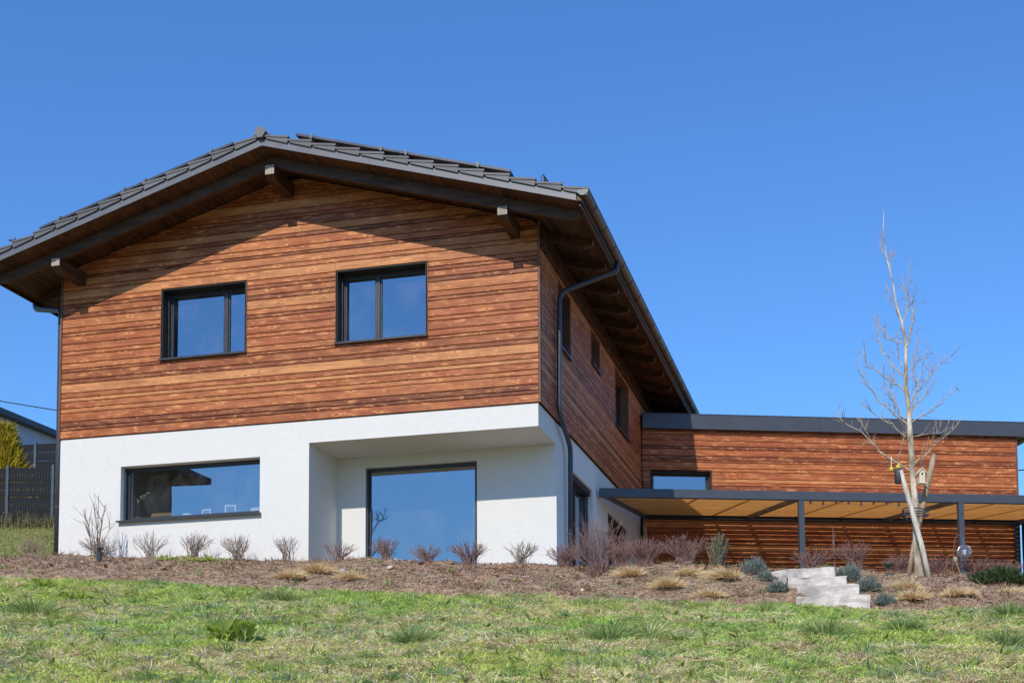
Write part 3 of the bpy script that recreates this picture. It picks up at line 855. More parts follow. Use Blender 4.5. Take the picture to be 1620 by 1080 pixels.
# ------------------------------------------------------------------ the annex
LA = 9.92
annex = thing('annex', 'single-storey brown timber-clad annex with flat grey roof edge', 'annex', ANX.p(5, 2, -3.2))
aw = (.25, 1.78, .40, 1.10)
def annex_wall():
    m = MB()
    us = [.02, aw[0], aw[1], LA - .03]; zs = [-3.4, aw[2], aw[3], 2.2]
    for i in range(3):
        for k in range(3):
            if i == 1 and k == 1: continue
            m.box(us[i], us[i + 1], .045, .30, zs[k], zs[k + 1], ANX)
    m.box(LA - .30, LA - .03, .301, 6, -3.4, 2.2, ANX)
    m.box(.5, LA - .31, 5.7, 6, -3.4, 2.2, ANX)
    return m.build('annex_wall', M['membrane'], annex)
awall = annex_wall()
clad(ANX, .03, LA - .02, -3.1, 2.14, [H(aw)], awall, 0.0, lens=(3.4, 6.0), start=5)
window(ANX, *aw, [], annex, dep=.20, lining='beam', edge='trim', blind=.07)
MB().box(LA - .02, LA + .025, -.01, .05, -3.2, 2.14, ANX).build('corner_trim', M['trim'], annex)
m = MB()
FE = LA + .45
m.box(.02, 4.62, -.125, 0.05, 2.14, 2.507, ANX)
m.build('roof_fascia', M['metal'], annex)
MB().box(4.625, FE, -.125, .05, 2.14, 2.507, ANX).build('roof_fascia', M['metal'], annex)
MB().box(FE - .17, FE, .052, 6.1, 2.14, 2.507, ANX).build('roof_fascia', M['metal'], annex)
MB().box(.02, FE - .175, .052, 6.1, 2.15, 2.45, ANX).build('roof_deck', M['asphaltroof'], annex)
MB().box(.02, FE + .01, -.135, -.02, 2.508, 2.525, ANX).build('roof_coping', M['metal'], annex)

# ------------------------------------------------------------------ the pergola
perg = thing('pergola', 'dark steel pergola with larch slat roof in front of the annex', 'pergola', ANX.p(4.5, -2.4, -3.2))
NF = -4.76; ZF, ZBk = -.666, -.136
def pz(n): return ZF + (ZBk - ZF) * (n - NF) / (-NF)
def lmin(n, X=.03): return (X + (-ANX.n.x) * n) / ANX.u.x
PL1 = 10.6
fb = MB().bbox(lmin(NF, .02) - .0, PL1, NF, NF + .12, ZF - .004, ZF + .182, ANX, .006).build('front_beam', M['metal'], perg)
def sloped(u0, u1, n0, n1, o0, o1, fr=ANX):
    m = MB()
    pr = [(n0, pz(n0) + o0), (n1, pz(n1) + o0), (n1, pz(n1) + o1), (n0, pz(n0) + o1)]
    if not isinstance(u0, tuple): u0, u1 = (u0, u0), (u1, u1)
    A = [fr.p(u0[0] if n == n0 else u0[1], n, z) for n, z in pr]
    B = [fr.p(u1[0] if n == n0 else u1[1], n, z) for n, z in pr]
    return m.prism(A, B)
for l in (2.63, 6.215, 9.8):
    sloped(l, l + .10, NF + .121, -.05, 0, .085).build('rafter', M['metal'], perg)
sloped((lmin(NF + .121, .03), lmin(-.06, .03)), (lmin(NF + .121, .11), lmin(-.06, .11)), NF + .121, -.06, -.004, .088).build('wall_ledger', M['metal'], perg)
MB().box(.05, PL1, -.05, -.006, ZBk - .03, ZBk + .10, ANX).build('wall_ledger', M['frame_dark'], perg)
for l in (2.63, 6.215):
    MB().bbox(l, l + .118, NF + .004, NF + .118, -3.5, ZF - .006, ANX, .005).build('post', M['metal'], perg)
MB().bbox(LA - .17, LA - .05, -.16, -.05, -3.4, ZBk - .035, ANX, .004).build('post', M['metal'], perg)
n = NF + .16
while n < -.09:
    w_ = .079
    sloped((lmin(n, .12), lmin(n + w_, .12)), (PL1 - .02, PL1 - .02), n, n + w_, .088, .110).build('slat', M['larch'], perg)
    n += .118
for l in (.55, 1.75, 3.9, 5.05, 7.45, 8.6):
    n0 = -4.5
    if l < .6: n0 = -4.4
    sloped(l, l + .06, n0, -.1, .112, .185).build('purlin', M['larch'], perg)
# string of bulbs hanging under the slats
sb = thing('string_lights', 'string of small clear bulbs hanging under the pergola roof', 'string lights', ANX.p(4, -4.3, -.7))
cab = []
bl = [(3.0 + .285 * i) for i in range(9)]
for i, l in enumerate(bl):
    zc = pz(-4.4) + .07 - .03 * (1 - abs((i % 3) - 1)); cab.append(ANX.p(l, -4.4, zc))
    b = MB().tube([ANX.p(l, -4.4, zc), ANX.p(l, -4.4, zc - .05)], .012, n=6)
    b.build('socket', M['black'], sb)
    MB().lathe(ANX.p(l, -4.4, zc - .13), [(.004, 0), (.022, .015), (.03, .04), (.022, .068), (.012, .08)], 8).build('bulb', M['wire'], sb, smooth=True)
MB().tube(cab, .005, n=4).build('cable', M['black'], sb)
# things by the annex
q = MB().prism([ANX.p(a, -.34, c) for a, c in ((-.03, -.37), (.05, -.43), (.30, -3.0), (.10, -3.0))], [ANX.p(a, -.28, c) for a, c in ((-.03, -.37), (.05, -.43), (.30, -3.0), (.10, -3.0))])
tag(q.build('leaning_plank', M['stake'], None), 'weathered wooden plank leaning in the corner between house and annex', 'plank')
rk = thing('firewood_rack', 'dark rack of stacked split logs at the far right end of the annex', 'firewood rack', ANX.p(LA + .35, -.3, -3.2))
MB().box(LA + .06, LA + .1, -.7, -.02, -3.3, -.2, ANX).box(LA + .75, LA + .79, -.7, -.02, -3.3, -.2, ANX).box(LA + .06, LA + .79, -.7, -.02, -.198, -.16, ANX).build('rack_frame', M['black'], rk)
for i in range(6):
    for k in range(24):
        r_ = random.uniform(.045, .058)
        c = (LA + .16 + i * .108 + (.05 if k % 2 else 0), -3.1 + k * .118)
        if c[0] > LA + .70: continue
        MB().tube([ANX.p(c[0], -.62 + random.uniform(-.03, .03), c[1]), ANX.p(c[0], -.1, c[1])], r_, n=7).build('log', M['barge'] if random.random() < .7 else M['beam'], rk)

# ------------------------------------------------------------------ things on the ledge inside the wide window
LZ = lws + .022
o = thing('potted_orchid', 'white flowering orchid in a terracotta pot at the left end of the ledge', 'plant', (-8.14, .45, LZ))
MB().lathe((-8.14, .45, LZ), [(.05, 0), (.065, .12), (.07, .13), (.06, .13)], 12).build('pot', M['terracotta'], o)
st_ = [(-8.14, .45, LZ + .12), (-8.16, .45, LZ + .25), (-8.13, .44, LZ + .38), (-8.05, .44, LZ + .50), (-7.96, .43, LZ + .58)]
MB().tube(st_, .005, .003, 5).build('stem', M['leafgreen'], o)
rs = np.random.RandomState(5)
P_ = np.array([st_[i] for i in (2, 2, 2, 3, 3, 3, 3, 4, 4, 4)]) + rs.randn(10, 3) * .02
D_ = rs.randn(10, 3); D_ /= np.linalg.norm(D_, axis=1, keepdims=True)
blade_mesh('petals', P_, D_, .075, .05, np.tile([.75, .72, .66], (10, 1)), parent=o)
o = thing('wicker_basket', 'low wicker basket beside the orchid on the window ledge', 'basket', (-7.62, .46, LZ))
m = MB()
for i in range(6): m.box(-7.84 + (.006 if i % 2 else 0), -7.40 - (.006 if i % 2 else 0), .40 + (.005 if i % 2 else 0), .56, LZ + i * .026, LZ + i * .026 + .023)
m.build('weave', M['basket'], o)
MB().box(-7.83, -7.41, .41, .55, LZ + .157, LZ + .17).build('rim', M['basket'], o)
o = tag(MB().lathe((-7.10, .47, LZ), [(.07, 0), (.115, .03), (.13, .08), (.10, .125), (.03, .145)], 14).build('white_bowl', M['white'], None, smooth=True), 'round white bowl on the window ledge right of the basket', 'bowl')
def pic(x, w, h, tilt, label, fill):
    r_ = thing('picture_frame', label, 'picture frame', (x, .47, LZ), 'picture frames on the ledge')
    f = Fr((x, .46, LZ), (math.cos(tilt), math.sin(tilt), 0), (-math.sin(tilt), math.cos(tilt), 0))
    b = .026
    MB().box(0, b, 0, .02, 0, h, f).box(w - b, w, 0, .02, 0, h, f).box(b, w - b, .001, .019, 0, b, f).box(b, w - b, .001, .019, h - b, h, f).build('frame', M['white'], r_)
    MB().box(b, w - b, .008, .014, b, h - b, f).build('picture', M[fill], r_)
pic(-6.80, .21, .20, -.2, 'white frame with a dark picture, leftmost frame on the ledge', 'fabric')
pic(-6.32, .22, .26, .1, 'larger thin white frame in the middle of the ledge', 'cloth_dark')
pic(-5.79, .19, .17, -.15, 'small white frame with pale picture near the right of the ledge', 'flowerwhite')
o = thing('foliage_plant', 'small pale green leafy plant between the picture frames on the ledge', 'plant', (-5.98, .48, LZ))
MB().lathe((-5.98, .48, LZ), [(.035, 0), (.045, .07), (.04, .07)], 10).build('pot', M['white'], o)
n_ = 70; D_ = rs.randn(n_, 3); D_[:, 2] = np.abs(D_[:, 2]) + .2; D_ /= np.linalg.norm(D_, axis=1, keepdims=True)
blade_mesh('leaves', np.tile([-5.98, .48, LZ + .07], (n_, 1)) + D_ * rs.uniform(0, .11, (n_, 1)), D_, .07, .04, np.tile([.20, .30, .14], (n_, 1)) * rs.uniform(.6, 1.3, (n_, 1)), parent=o)
tag(MB().lathe((-5.53, .47, LZ), [(.05, 0), (.055, .12), (.045, .12)], 12).build('candle_jar', M['white'], None, smooth=True), 'pale jar at the right end of the window ledge', 'jar')

# ------------------------------------------------------------------ left background
nb = thing('neighbour_house', 'white neighbouring house with dark flat eave beyond the fence', 'house', (-27, 19, 1.0))
MB().box(-32, -22, 8.5, 32, -2, 5.30).build('wall', M['neighbour_wall'], nb)
MB().prism([(-21.7, 8.0, 5.28), (-21.7, 8.0, 5.46), (-27, 8.0, 7.2), (-32.3, 8.0, 5.46), (-32.3, 8.0, 5.28)], [(-21.7, 32.5, 5.28), (-21.7, 32.5, 5.46), (-27, 32.5, 7.2), (-32.3, 32.5, 5.46), (-32.3, 32.5, 5.28)]).build('roof', M['frame'], nb)
for y in (15.6, 17.6):
    wq = MB().box(-21.99, -21.95, y, y + 1.5, 2.6, 4.55).build('window', M['frame'], nb)
    for k in (0, 1):
        MB().box(-21.948, -21.93, y + .08 + k * .70, y + .72 + k * .70, 2.7, 4.45).build('pane', M['glass'], wq)
def fence(x0, x1, y, zf, ht, label, nst):
    r_ = thing('privacy_fence', label, 'fence', ((x0 + x1) / 2, y, zf((x0 + x1) / 2)), 'mesh fences left of the house')
    xsp = np.linspace(x0, x1, nst + 1)
    for x in xsp:
        MB().box(x - .035, x + .035, y - .03, y + .03, zf(x) - .3, zf(x) + ht + .04).build('post', M['fencepost'], r_)
    for xa, xb in zip(xsp[:-1], xsp[1:]):
        za, zb_ = zf(xa), zf(xb)
        m = MB()
        k = xa + .04
        while k < xb - .04:
            tt = (k - xa) / (xb - xa); z0 = za + (zb_ - za) * tt
            [m.box(k, k + .010, y - .008, y + .002, z0 + .09 + q * .36, z0 + .29 + q * .36) for q in range(int(ht / .36))]; k += .075
        tag(m.build('mesh_wires', M['metal'], r_), kind='stuff')
        nrow = 8
        for i in range(nrow):
            h0 = .04 + i * (ht - .05) / nrow; h1 = h0 + (ht - .05) / nrow - .012
            MB().prism([(xa + .04, y + .004, za + h0), (xb - .04, y + .004, zb_ + h0), (xb - .04, y + .004, zb_ + h1), (xa + .04, y + .004, za + h1)],
                       [(xa + .04, y + .008, za + h0), (xb - .04, y + .008, zb_ + h0), (xb - .04, y + .008, zb_ + h1), (xa + .04, y + .008, za + h1)]).build('privacy_strip', M['privacy'], r_)
fence(-17.12, -12.13, 5.0, lambda x: float(hz(x, 5.0)) - .02, 1.48, 'dark slatted mesh fence standing on the lawn left of the house', 4)
fence(-17.6, -12.4, 8.2, lambda x: float(hz(x, 8.2)) - .02, 1.95, 'taller mesh fence behind the first one, beside the white neighbouring house', 4)
# yellow-green conifer behind the fence
def conifer(c, h, r0, label):
    root = thing('conifer', label, 'conifer', c)
    MB().tube([c, (c[0], c[1], c[2] + h * .8)], .06, .02, 6).build('trunk', M['bark'], root)
    rs = np.random.RandomState(31); N = 9000
    t_ = rs.rand(N) ** .8; th = rs.rand(N) * 6.283
    lump = .72 + .45 * np.sin(th * 3 + t_ * 9) * np.sin(t_ * 13 + th * 2) + .12 * rs.randn(N)
    rad = r0 * (1 - t_ ** 1.6 * .85) * lump * np.sqrt(rs.rand(N) * .5 + .5)
    P_ = np.stack([c[0] + rad * np.cos(th), c[1] + rad * np.sin(th), c[2] + .1 + t_ * h], 1)
    D_ = np.stack([np.cos(th), np.sin(th), 1.0 + rs.rand(N)], 1) + rs.randn(N, 3) * .35
    D_ /= np.linalg.norm(D_, axis=1, keepdims=True)
    k = rs.rand(N, 1)
    colr = np.array([.26, .23, .03]) * (1 - k) + np.array([.80, .62, .06]) * k
    blade_mesh('crown', P_, D_, rs.uniform(.10, .32, N), .035, colr, rs.randn(N, 3) * .03, parent=root)
conifer((-15.75, 6.3, float(hz(-15.75, 6.3)) - .1), 2.35, .85, 'yellow-green conifer shrub rising behind the fence')
def cable(p, q, sag, label):
    P_ = []
    for i in range(13):
        t_ = i / 12; v_ = Vector(p).lerp(Vector(q), t_); v_.z -= sag * 4 * t_ * (1 - t_); P_.append(v_)
    tag(MB().tube(P_, .018, n=5).build('power_cable', M['black'], None), label, 'cable')
cable((-40.0, 16.5, 10.6), (-10.9, 15.2, 3.7), .25, 'thin overhead cable crossing the sky left of the house')
cable((9.0, 17.0, 2.15), (22, 15, 2.5), .12, 'thin overhead cable in the sky right of the annex')
# house and tree behind the camera, seen only as reflections in the panes
nr = thing('brown_house', 'brown house with overhanging roof mirrored in the wide ground floor window', 'house', (-21, -16, -8))
MB().box(-36, -22.2, -24, -16.0, -9, 5.9).build('wall', M['brownwall'], nr)
MB().prism([(-37, -15.2, 5.9), (-20.9, -15.2, 5.55), (-20.9, -15.2, 5.8), (-29, -15.2, 8.3), (-37, -15.2, 6.1)], [(-37, -25, 5.9), (-21.0, -25, 5.55), (-21.0, -25, 5.8), (-29, -25, 8.3), (-37, -25, 6.1)]).build('roof', M['asphaltroof'], nr)
for x in (-25.5, -31):
    wq = MB().box(x, x + 1.6, -15.99, -15.95, 1.2, 3.0).build('window', M['frame'], nr)
    MB().box(x + .1, x + 1.5, -15.948, -15.93, 1.3, 2.9).build('pane', M['glass'], wq)

def far_tree(base, hgt, label):
    rs = np.random.RandomState(91); root = thing('bare_tree', label, 'tree', base)
    m = MB(); B = Vector(base)
    tr_ = [B, B + Vector((.1, 0, hgt * .3)), B + Vector((-.1, .1, hgt * .6)), B + Vector((.1, 0, hgt))]
    MB().tube(tr_, .2, .02, 8).build('trunk', M['bark'], root, smooth=True)
    def br(p, d, L, r, lev):
        q = p + d * L * .5 + Vector(rs.randn(3)) * L * .06; e = q + (d + Vector((0, 0, .25))).normalized() * L * .5
        m.tube([p, q, e], r, r * .5, 4, cap=False)
        if lev < 3:
            for _ in range(4):
                t_ = rs.uniform(.3, 1); s_ = p.lerp(e, t_); br(s_, (d * .6 + Vector(rs.randn(3)) * .6 + Vector((0, 0, .3))).normalized(), L * rs.uniform(.4, .6), r * .55, lev + 1)
    for i in range(16):
        t_ = rs.uniform(.35, .98); a = rs.rand() * 6.28
        br(B + Vector((0, 0, hgt * t_)), Vector((math.cos(a), math.sin(a), .7)).normalized(), hgt * .28 * (1.15 - t_), .04 * (1.2 - t_) + .010, 0)
    m.build('crown', M['twig_grey'], root)
far_tree((-17.0, -30, -9.2), 15.0, 'bare tree mirrored at the left edge of the big ground floor pane')
# ------------------------------------------------------------------ bare young tree
TY = -.5
def jitter_path(pts, y0, yend, rs, sub=3, amp=.02):
    P_ = [Vector((x, y0 + (yend - y0) * i / max(1, len(pts) - 1), z)) for i, (x, z) in enumerate(pts)]
    out = []
    for a, b in zip(P_[:-1], P_[1:]):
        for k in range(sub):
            t_ = k / sub; v_ = a.lerp(b, t_)
            if out: v_ += Vector(rs.randn(3)) * amp
            out.append(v_)
    out.append(P_[-1]); return out
def tree():
    rs = np.random.RandomState(12)
    root = thing('young_tree', 'bare young tree tied between two wooden stakes in front of the pergola', 'tree', (6.29, TY, -3.5))
    tr_ = [(6.29, -3.55), (6.27, -3.1), (6.26, -2.77), (6.25, -2.27), (6.22, -1.77), (6.2, -1.2), (6.19, -.69), (6.15, -.35), (6.17, -.04), (6.17, .34), (6.13, .65), (6.05, .93), (5.99, 1.4), (5.91, 1.79), (5.87, 2.18), (5.89, 2.55)]
    rad = [.090, .070, .062, .054, .049, .045, .037, .034, .030, .025, .021, .017, .013, .010, .007, .004]
    MB().tube([(x, TY + .02 * math.sin(i), z) for i, (x, z) in enumerate(tr_)], rad, n=10).build('trunk', M['bark'], root, smooth=True)
    B = [[(6.14, -1.18), (5.92, -1.01), (5.69, -.88), (5.46, -.67)], [(6.12, -.95), (5.89, -.74), (5.68, -.54), (5.52, -.26), (5.42, -.09)], [(6.11, -.88), (5.97, -.64), (5.83, -.36), (5.82, -.24)],
         [(6.15, -.5), (5.98, -.29), (5.73, -.08), (5.55, .09), (5.51, .36)], [(6.13, -.19), (5.92, .06), (5.78, .34), (5.73, .61), (5.75, .96)], [(6.11, -.04), (6.03, .2), (6.07, .58)],
         [(6.14, .34), (5.96, .44), (5.85, .52), (5.85, .71)], [(6.1, .73), (5.98, 1.01), (5.95, 1.21)], [(6.23, -1.19), (6.46, -1.13), (6.71, -1.07)], [(6.22, -.96), (6.43, -.82), (6.66, -.61), (6.88, -.4)],
         [(6.2, -.66), (6.37, -.4), (6.52, -.19), (6.71, -.01), (6.86, .13)], [(6.19, -.54), (6.29, -.36), (6.31, -.21)], [(6.18, -.12), (6.31, -.02), (6.4, .05)],
         [(6.17, .15), (6.24, .41), (6.31, .79), (6.29, 1.02), (6.21, 1.18), (6.25, 1.52)], [(6.13, .65), (6.23, .91), (6.15, 1.34)], [(5.96, 1.5), (5.99, 1.86), (6.04, 1.99)], [(6.19, -.81), (6.41, -.59), (6.55, -.42), (6.63, -.16)],
         [(6.20, -1.75), (5.7, -1.4), (5.53, -1.19), (5.18, -.98), (5.17, -.85)], [(5.7, -1.4), (5.56, -1.15), (5.36, -.86)], [(6.22, -1.65), (6.41, -1.5), (6.59, -1.33), (6.94, -1.02)], [(6.0, -1.60), (6.08, -1.33), (6.15, -1.13)],
         [(6.19, -1.05), (6.05, -.85), (5.93, -.45), (5.95, -.2)], [(6.16, -.3), (6.3, -.05), (6.33, .25)], [(5.92, 1.74), (5.84, 1.95), (5.86, 2.2)], [(6.18, -.9), (6.3, -.62), (6.36, -.2), (6.5, .1)]]
    for k, b in enumerate(B):
        ydir = rs.uniform(-.45, .45)
        ln = sum(math.dist(p, q) for p, q in zip(b[:-1], b[1:]))
        P_ = jitter_path(b, TY, TY + ydir, rs, 3, .012)
        r0 = .006 + .009 * min(1, ln / 1.2) * (1.3 if k in (17, 19) else 1)
        m = MB(); m.tube(P_, r0, .0045, 5)
        # side twigs
        for j in range(2, len(P_)):
            for _ in range(rs.choice([1, 1, 2, 3])):
                base = P_[j]; dirv = (P_[j] - P_[j - 1]).normalized()
                d = (dirv * .7 + Vector(rs.randn(3)) * .55 + Vector((0, 0, .45))).normalized()
                L_ = rs.uniform(.08, .32)
                q1 = base + d * L_ * .5 + Vector(rs.randn(3)) * .015; q2 = q1 + (d + Vector((0, 0, .35))).normalized() * L_ * .5
                m.tube([base, q1, q2], .0042, .0022, 4, cap=False)
                if rs.rand() < .5:
                    m.tube([q1, q1 + (d + Vector(rs.randn(3)) * .6).normalized() * L_ * .45], .0032, .002, 3, cap=False)
        m.build('branch', M['twig_tree'], root)
    # rope ties
    tie = MB()
    for z, ph in ((-2.44, 0), (-2.40, .4), (-2.47, .9), (-2.36, .2)):
        tie.tube([(6.20 + .17 * math.cos(a) + .02 + (.06 if math.cos(a) > 0 else 0), TY + .03 + .16 * math.sin(a), z + .02 * math.sin(a * 2 + ph)) for a in np.linspace(0, 6.28, 15)], .011, n=5)
    tie.build('rope_tie', M['cloth_dark'], root)
    # dry leaf still hanging
    blade_mesh('dry_leaf', np.array([[6.93, TY + .2, -.38]]), np.array([[.6, 0, -.8]]), .09, .06, np.array([[.16, .08, .04]]), mat='litter', parent=root)
tree()
tag(MB().tube([(6.44, -.66, -3.6), (6.33, -.66, -3.0), (6.13, -.66, -2.15), (6.035, -.66, -1.76)], .044, .040, 9).build('tree_stake', M['stake_pale'], None, smooth=True), 'pale wooden stake leaning left across the tree trunk', 'stake')
tag(MB().tube([(6.08, -.35, -3.6), (6.22, -.35, -2.9), (6.45, -.35, -1.95), (6.565, -.35, -1.46)], .046, .043, 9).build('tree_stake', M['stake'], None, smooth=True), 'brown wooden stake leaning right behind the tree trunk', 'stake')
# nest box
bx = thing('nest_box', 'small pale wooden bird house with pitched roof hanging in the tree', 'bird house', (6.35, -.62, -1.98))
fr = Fr((6.35, -.62, 0), (.94 * .82, .34 * .82, 0), (-.34 * .82, .94 * .82, 0))
MB().prism([fr.p(a, -.05, c) for a, c in ((-.055, -1.97), (.055, -1.97), (.055, -1.80), (0, -1.745), (-.055, -1.80))], [fr.p(a, .06, c) for a, c in ((-.055, -1.97), (.055, -1.97), (.055, -1.80), (0, -1.745), (-.055, -1.80))]).build('box', M['paleply'], bx)
MB().tube([fr.p(0, -.052, -1.83), fr.p(0, -.0503, -1.83)], .017, n=10).build('entrance_hole', M['black'], bx)
for s in (-1, 1):
    MB().prism([fr.p(s * a, -.075, c) for a, c in ((0.001, -1.742), (.095, -1.83), (.095, -1.818), (0.001, -1.727))], [fr.p(s * a, .085, c) for a, c in ((0.001, -1.742), (.095, -1.83), (.095, -1.818), (0.001, -1.727))]).build('roof_board', M['paleply'], bx)
MB().box(-.085, .085, -.085, .075, -1.985, -1.971, fr).build('floor_board', M['paleply'], bx)
MB().tube([fr.p(-.01, 0, -1.73), fr.p(-.004, 0, -1.52)], .005, n=4).tube([fr.p(.02, 0, -1.74), fr.p(.0, 0, -1.52)], .005, n=4).build('hanger', M['fabric'], bx)
fd = thing('bird_feeder', 'dark cylindrical bird feeder hanging beside the tree trunk', 'bird feeder', (6.0, -.64, -1.94))
MB().lathe((6.0, -.64, -1.96), [(.05, 0), (.062, .01), (.062, .22), (.05, .235)], 14).build('tube', M['feeder'], fd, smooth=True)
MB().lathe((6.0, -.64, -1.723), [(.045, 0), (.05, .02), (.02, .06), (.006, .085)], 12).build('cap', M['yellow'], fd, smooth=True)
MB().tube([(6.0, -.64, -1.64), (6.0, -.6, -1.585)], .004, n=4).build('hanger', M['black'], fd)
fb_ = thing('fat_ball', 'small yellow fat ball hanging from the lowest left branch', 'bird feeder', (5.895, -.62, -1.76))
MB().lathe((5.895, -.62, -1.765), [(.004, 0), (.03, .012), (.04, .04), (.03, .068), (.012, .09)], 10).build('ball', M['yellow'], fb_, smooth=True)
MB().tube([(5.895, -.62, -1.68), (5.90, -.58, -1.50)], .006, n=4).build('hanger', M['flowerwhite'], fb_)
# bird bath dish
bd = thing('dish_stand', 'small green metal dish on a thin leg beside the tree', 'bird bath', (5.76, -.62, bz(5.76, -.62)))
MB().lathe((5.81, -.62, -3.285), [(.02, 0), (.06, .012), (.088, .05), (.092, .058), (.084, .056), (.05, .022)], 18).build('dish', M['greenmetal'], bd, smooth=True)
MB().tube([(5.76, -.62, bz(5.76, -.62) - .05), (5.785, -.62, -3.36), (5.80, -.62, -3.275)], .016, .012, 7).build('leg', M['greenmetal'], bd)
# glass orb lantern on a shepherd's crook
ob = thing('garden_lantern', 'round wire lantern hanging from a rusty crook in front of the pergola post', 'lantern', (6.78, -.6, bz(6.78, -.6)))
zb0 = bz(6.78, -.6)
MB().tube([(6.77, -.6, zb0 - .05), (6.79, -.6, -3.2), (6.815, -.6, -2.95), (6.84, -.6, -2.85), (6.88, -.6, -2.815), (6.92, -.6, -2.82), (6.94, -.6, -2.86)], .008, n=6).build('crook', M['rust'], ob)
m = MB(); C_ = Vector((6.965, -.6, -3.09)); rr = .108
for i in range(9):
    a = math.pi * i / 9
    m.tube([C_ + Vector((rr * math.cos(t_) * math.cos(a), rr * math.cos(t_) * math.sin(a), rr * math.sin(t_))) for t_ in np.linspace(0, 6.283, 25)], .0042, n=4, cap=False)
for z in (-.085, -.055, -.02, .02, .055, .085):
    q = math.sqrt(rr * rr - z * z)
    m.tube([C_ + Vector((q * math.cos(t_), q * math.sin(t_), z)) for t_ in np.linspace(0, 6.283, 21)], .0042, n=4, cap=False)
m.build('wire_globe', M['wire'], ob)
MB().lathe(C_ - Vector((0, 0, .05)), [(.015, 0), (.03, .02), (.03, .06), (.012, .09)], 10).build('bulb', M['white'], ob, smooth=True)
MB().tube([C_ + Vector((0, 0, .1)), Vector((6.94, -.6, -2.86))], .005, n=4).build('hanger', M['wire'], ob)
tag(MB().tube([(6.9, -.75, bz(6.9, -.75)), (6.83, -.72, -3.25)], .006, n=4).lathe((6.82, -.72, -3.28), [(.004, 0), (.03, .03), (.035, .07), (.02, .1)], 8).build('seed_head', M['twig_dry'], None), 'dry tan seed head on a stalk left of the round lantern', 'plant')
# bollard lamp
bo = thing('path_light', 'short dark cylindrical garden light among the shrubs at the left', 'garden light', (-7.69, -1.42, bz(-7.69, -1.42)))
z0 = bz(-7.69, -1.42) - .02
MB().lathe((-7.69, -1.42, z0), [(.042, 0), (.042, .19), (.036, .195)], 14).build('body', M['frame'], bo, smooth=False)
MB().lathe((-7.69, -1.42, z0 + .196), [(.034, 0), (.034, .045)], 14).build('lens', M['frame_dark'], bo)
MB().lathe((-7.69, -1.42, z0 + .242), [(.042, 0), (.042, .03), (.02, .04)], 14).build('cap', M['frame_dark'], bo)

# ------------------------------------------------------------------ stone steps
st = thing('stone_steps', 'four rough granite block steps climbing the planted bank', 'steps', (4.9, -2.6, -4.3))
def slab(pts, z0, z1, seed):
    """rough block from a plan outline: subdivided and jittered"""
    rs = np.random.RandomState(seed)
    out = []
    for a, b in zip(pts, pts[1:] + pts[:1]):
        k = max(1, int(math.dist(a, b) / .12))
        for i in range(k): out.append((a[0] + (b[0] - a[0]) * i / k, a[1] + (b[1] - a[1]) * i / k))
    cx, cy = sum(p[0] for p in out) / len(out), sum(p[1] for p in out) / len(out)
    m = MB(); n = len(out); lev = [z0, z0 + .05, (z0 + z1) / 2, z1 - .018, z1]
    for k, z in enumerate(lev):
        s = .97 if k in (4,) else 1
        for (x, y) in out:
            j = rs.randn(3) * (.009, .009, .004)
            m.v.append((cx + (x - cx) * (1 - (.014 if k == 4 else 0)) + j[0], cy + (y - cy) * (1 - (.03 if k == 4 else 0)) + j[1], z + j[2]))
    for k in range(len(lev) - 1):
        for i in range(n):
            m.f.append((k * n + i, k * n + (i + 1) % n, (k + 1) * n + (i + 1) % n, (k + 1) * n + i))
    m.v.append((cx, cy, z1)); c = len(m.v) - 1
    for i in range(n): m.f.append(((len(lev) - 1) * n + i, (len(lev) - 1) * n + (i + 1) % n, c))
    m.build('step_block', M['stone'], st)
slab([(4.50, -3.0), (5.52, -3.04), (5.50, -2.4), (4.45, -2.4)], -4.45, -4.02, 1)
slab([(4.50, -2.66), (5.355, -2.68), (5.33, -2.05), (4.40, -2.05)], -4.2, -3.815, 2)
slab([(4.34, -2.30), (5.19, -2.33), (5.17, -1.7), (4.18, -1.75)], -4.0, -3.645, 3)
slab([(4.33, -1.97), (5.02, -2.0), (5.0, -1.3), (4.02, -1.3), (4.05, -1.75)], -3.95, -3.45, 4)
slab([(4.20, -2.25), (4.335, -2.38), (4.335, -2.02), (4.06, -1.72)], -4.1, -3.60, 5)
tag(MB().prism([(7.57, -.7, -3.75), (7.79, -.7, -3.75), (7.785, -.7, -3.455), (7.575, -.7, -3.475)], [(7.60, -.3, -3.75), (7.82, -.3, -3.75), (7.815, -.3, -3.455), (7.605, -.3, -3.475)]).build('stone_block', M['stone'], None), 'pale squared stone block half sunk in the bed at the far right', 'stone')

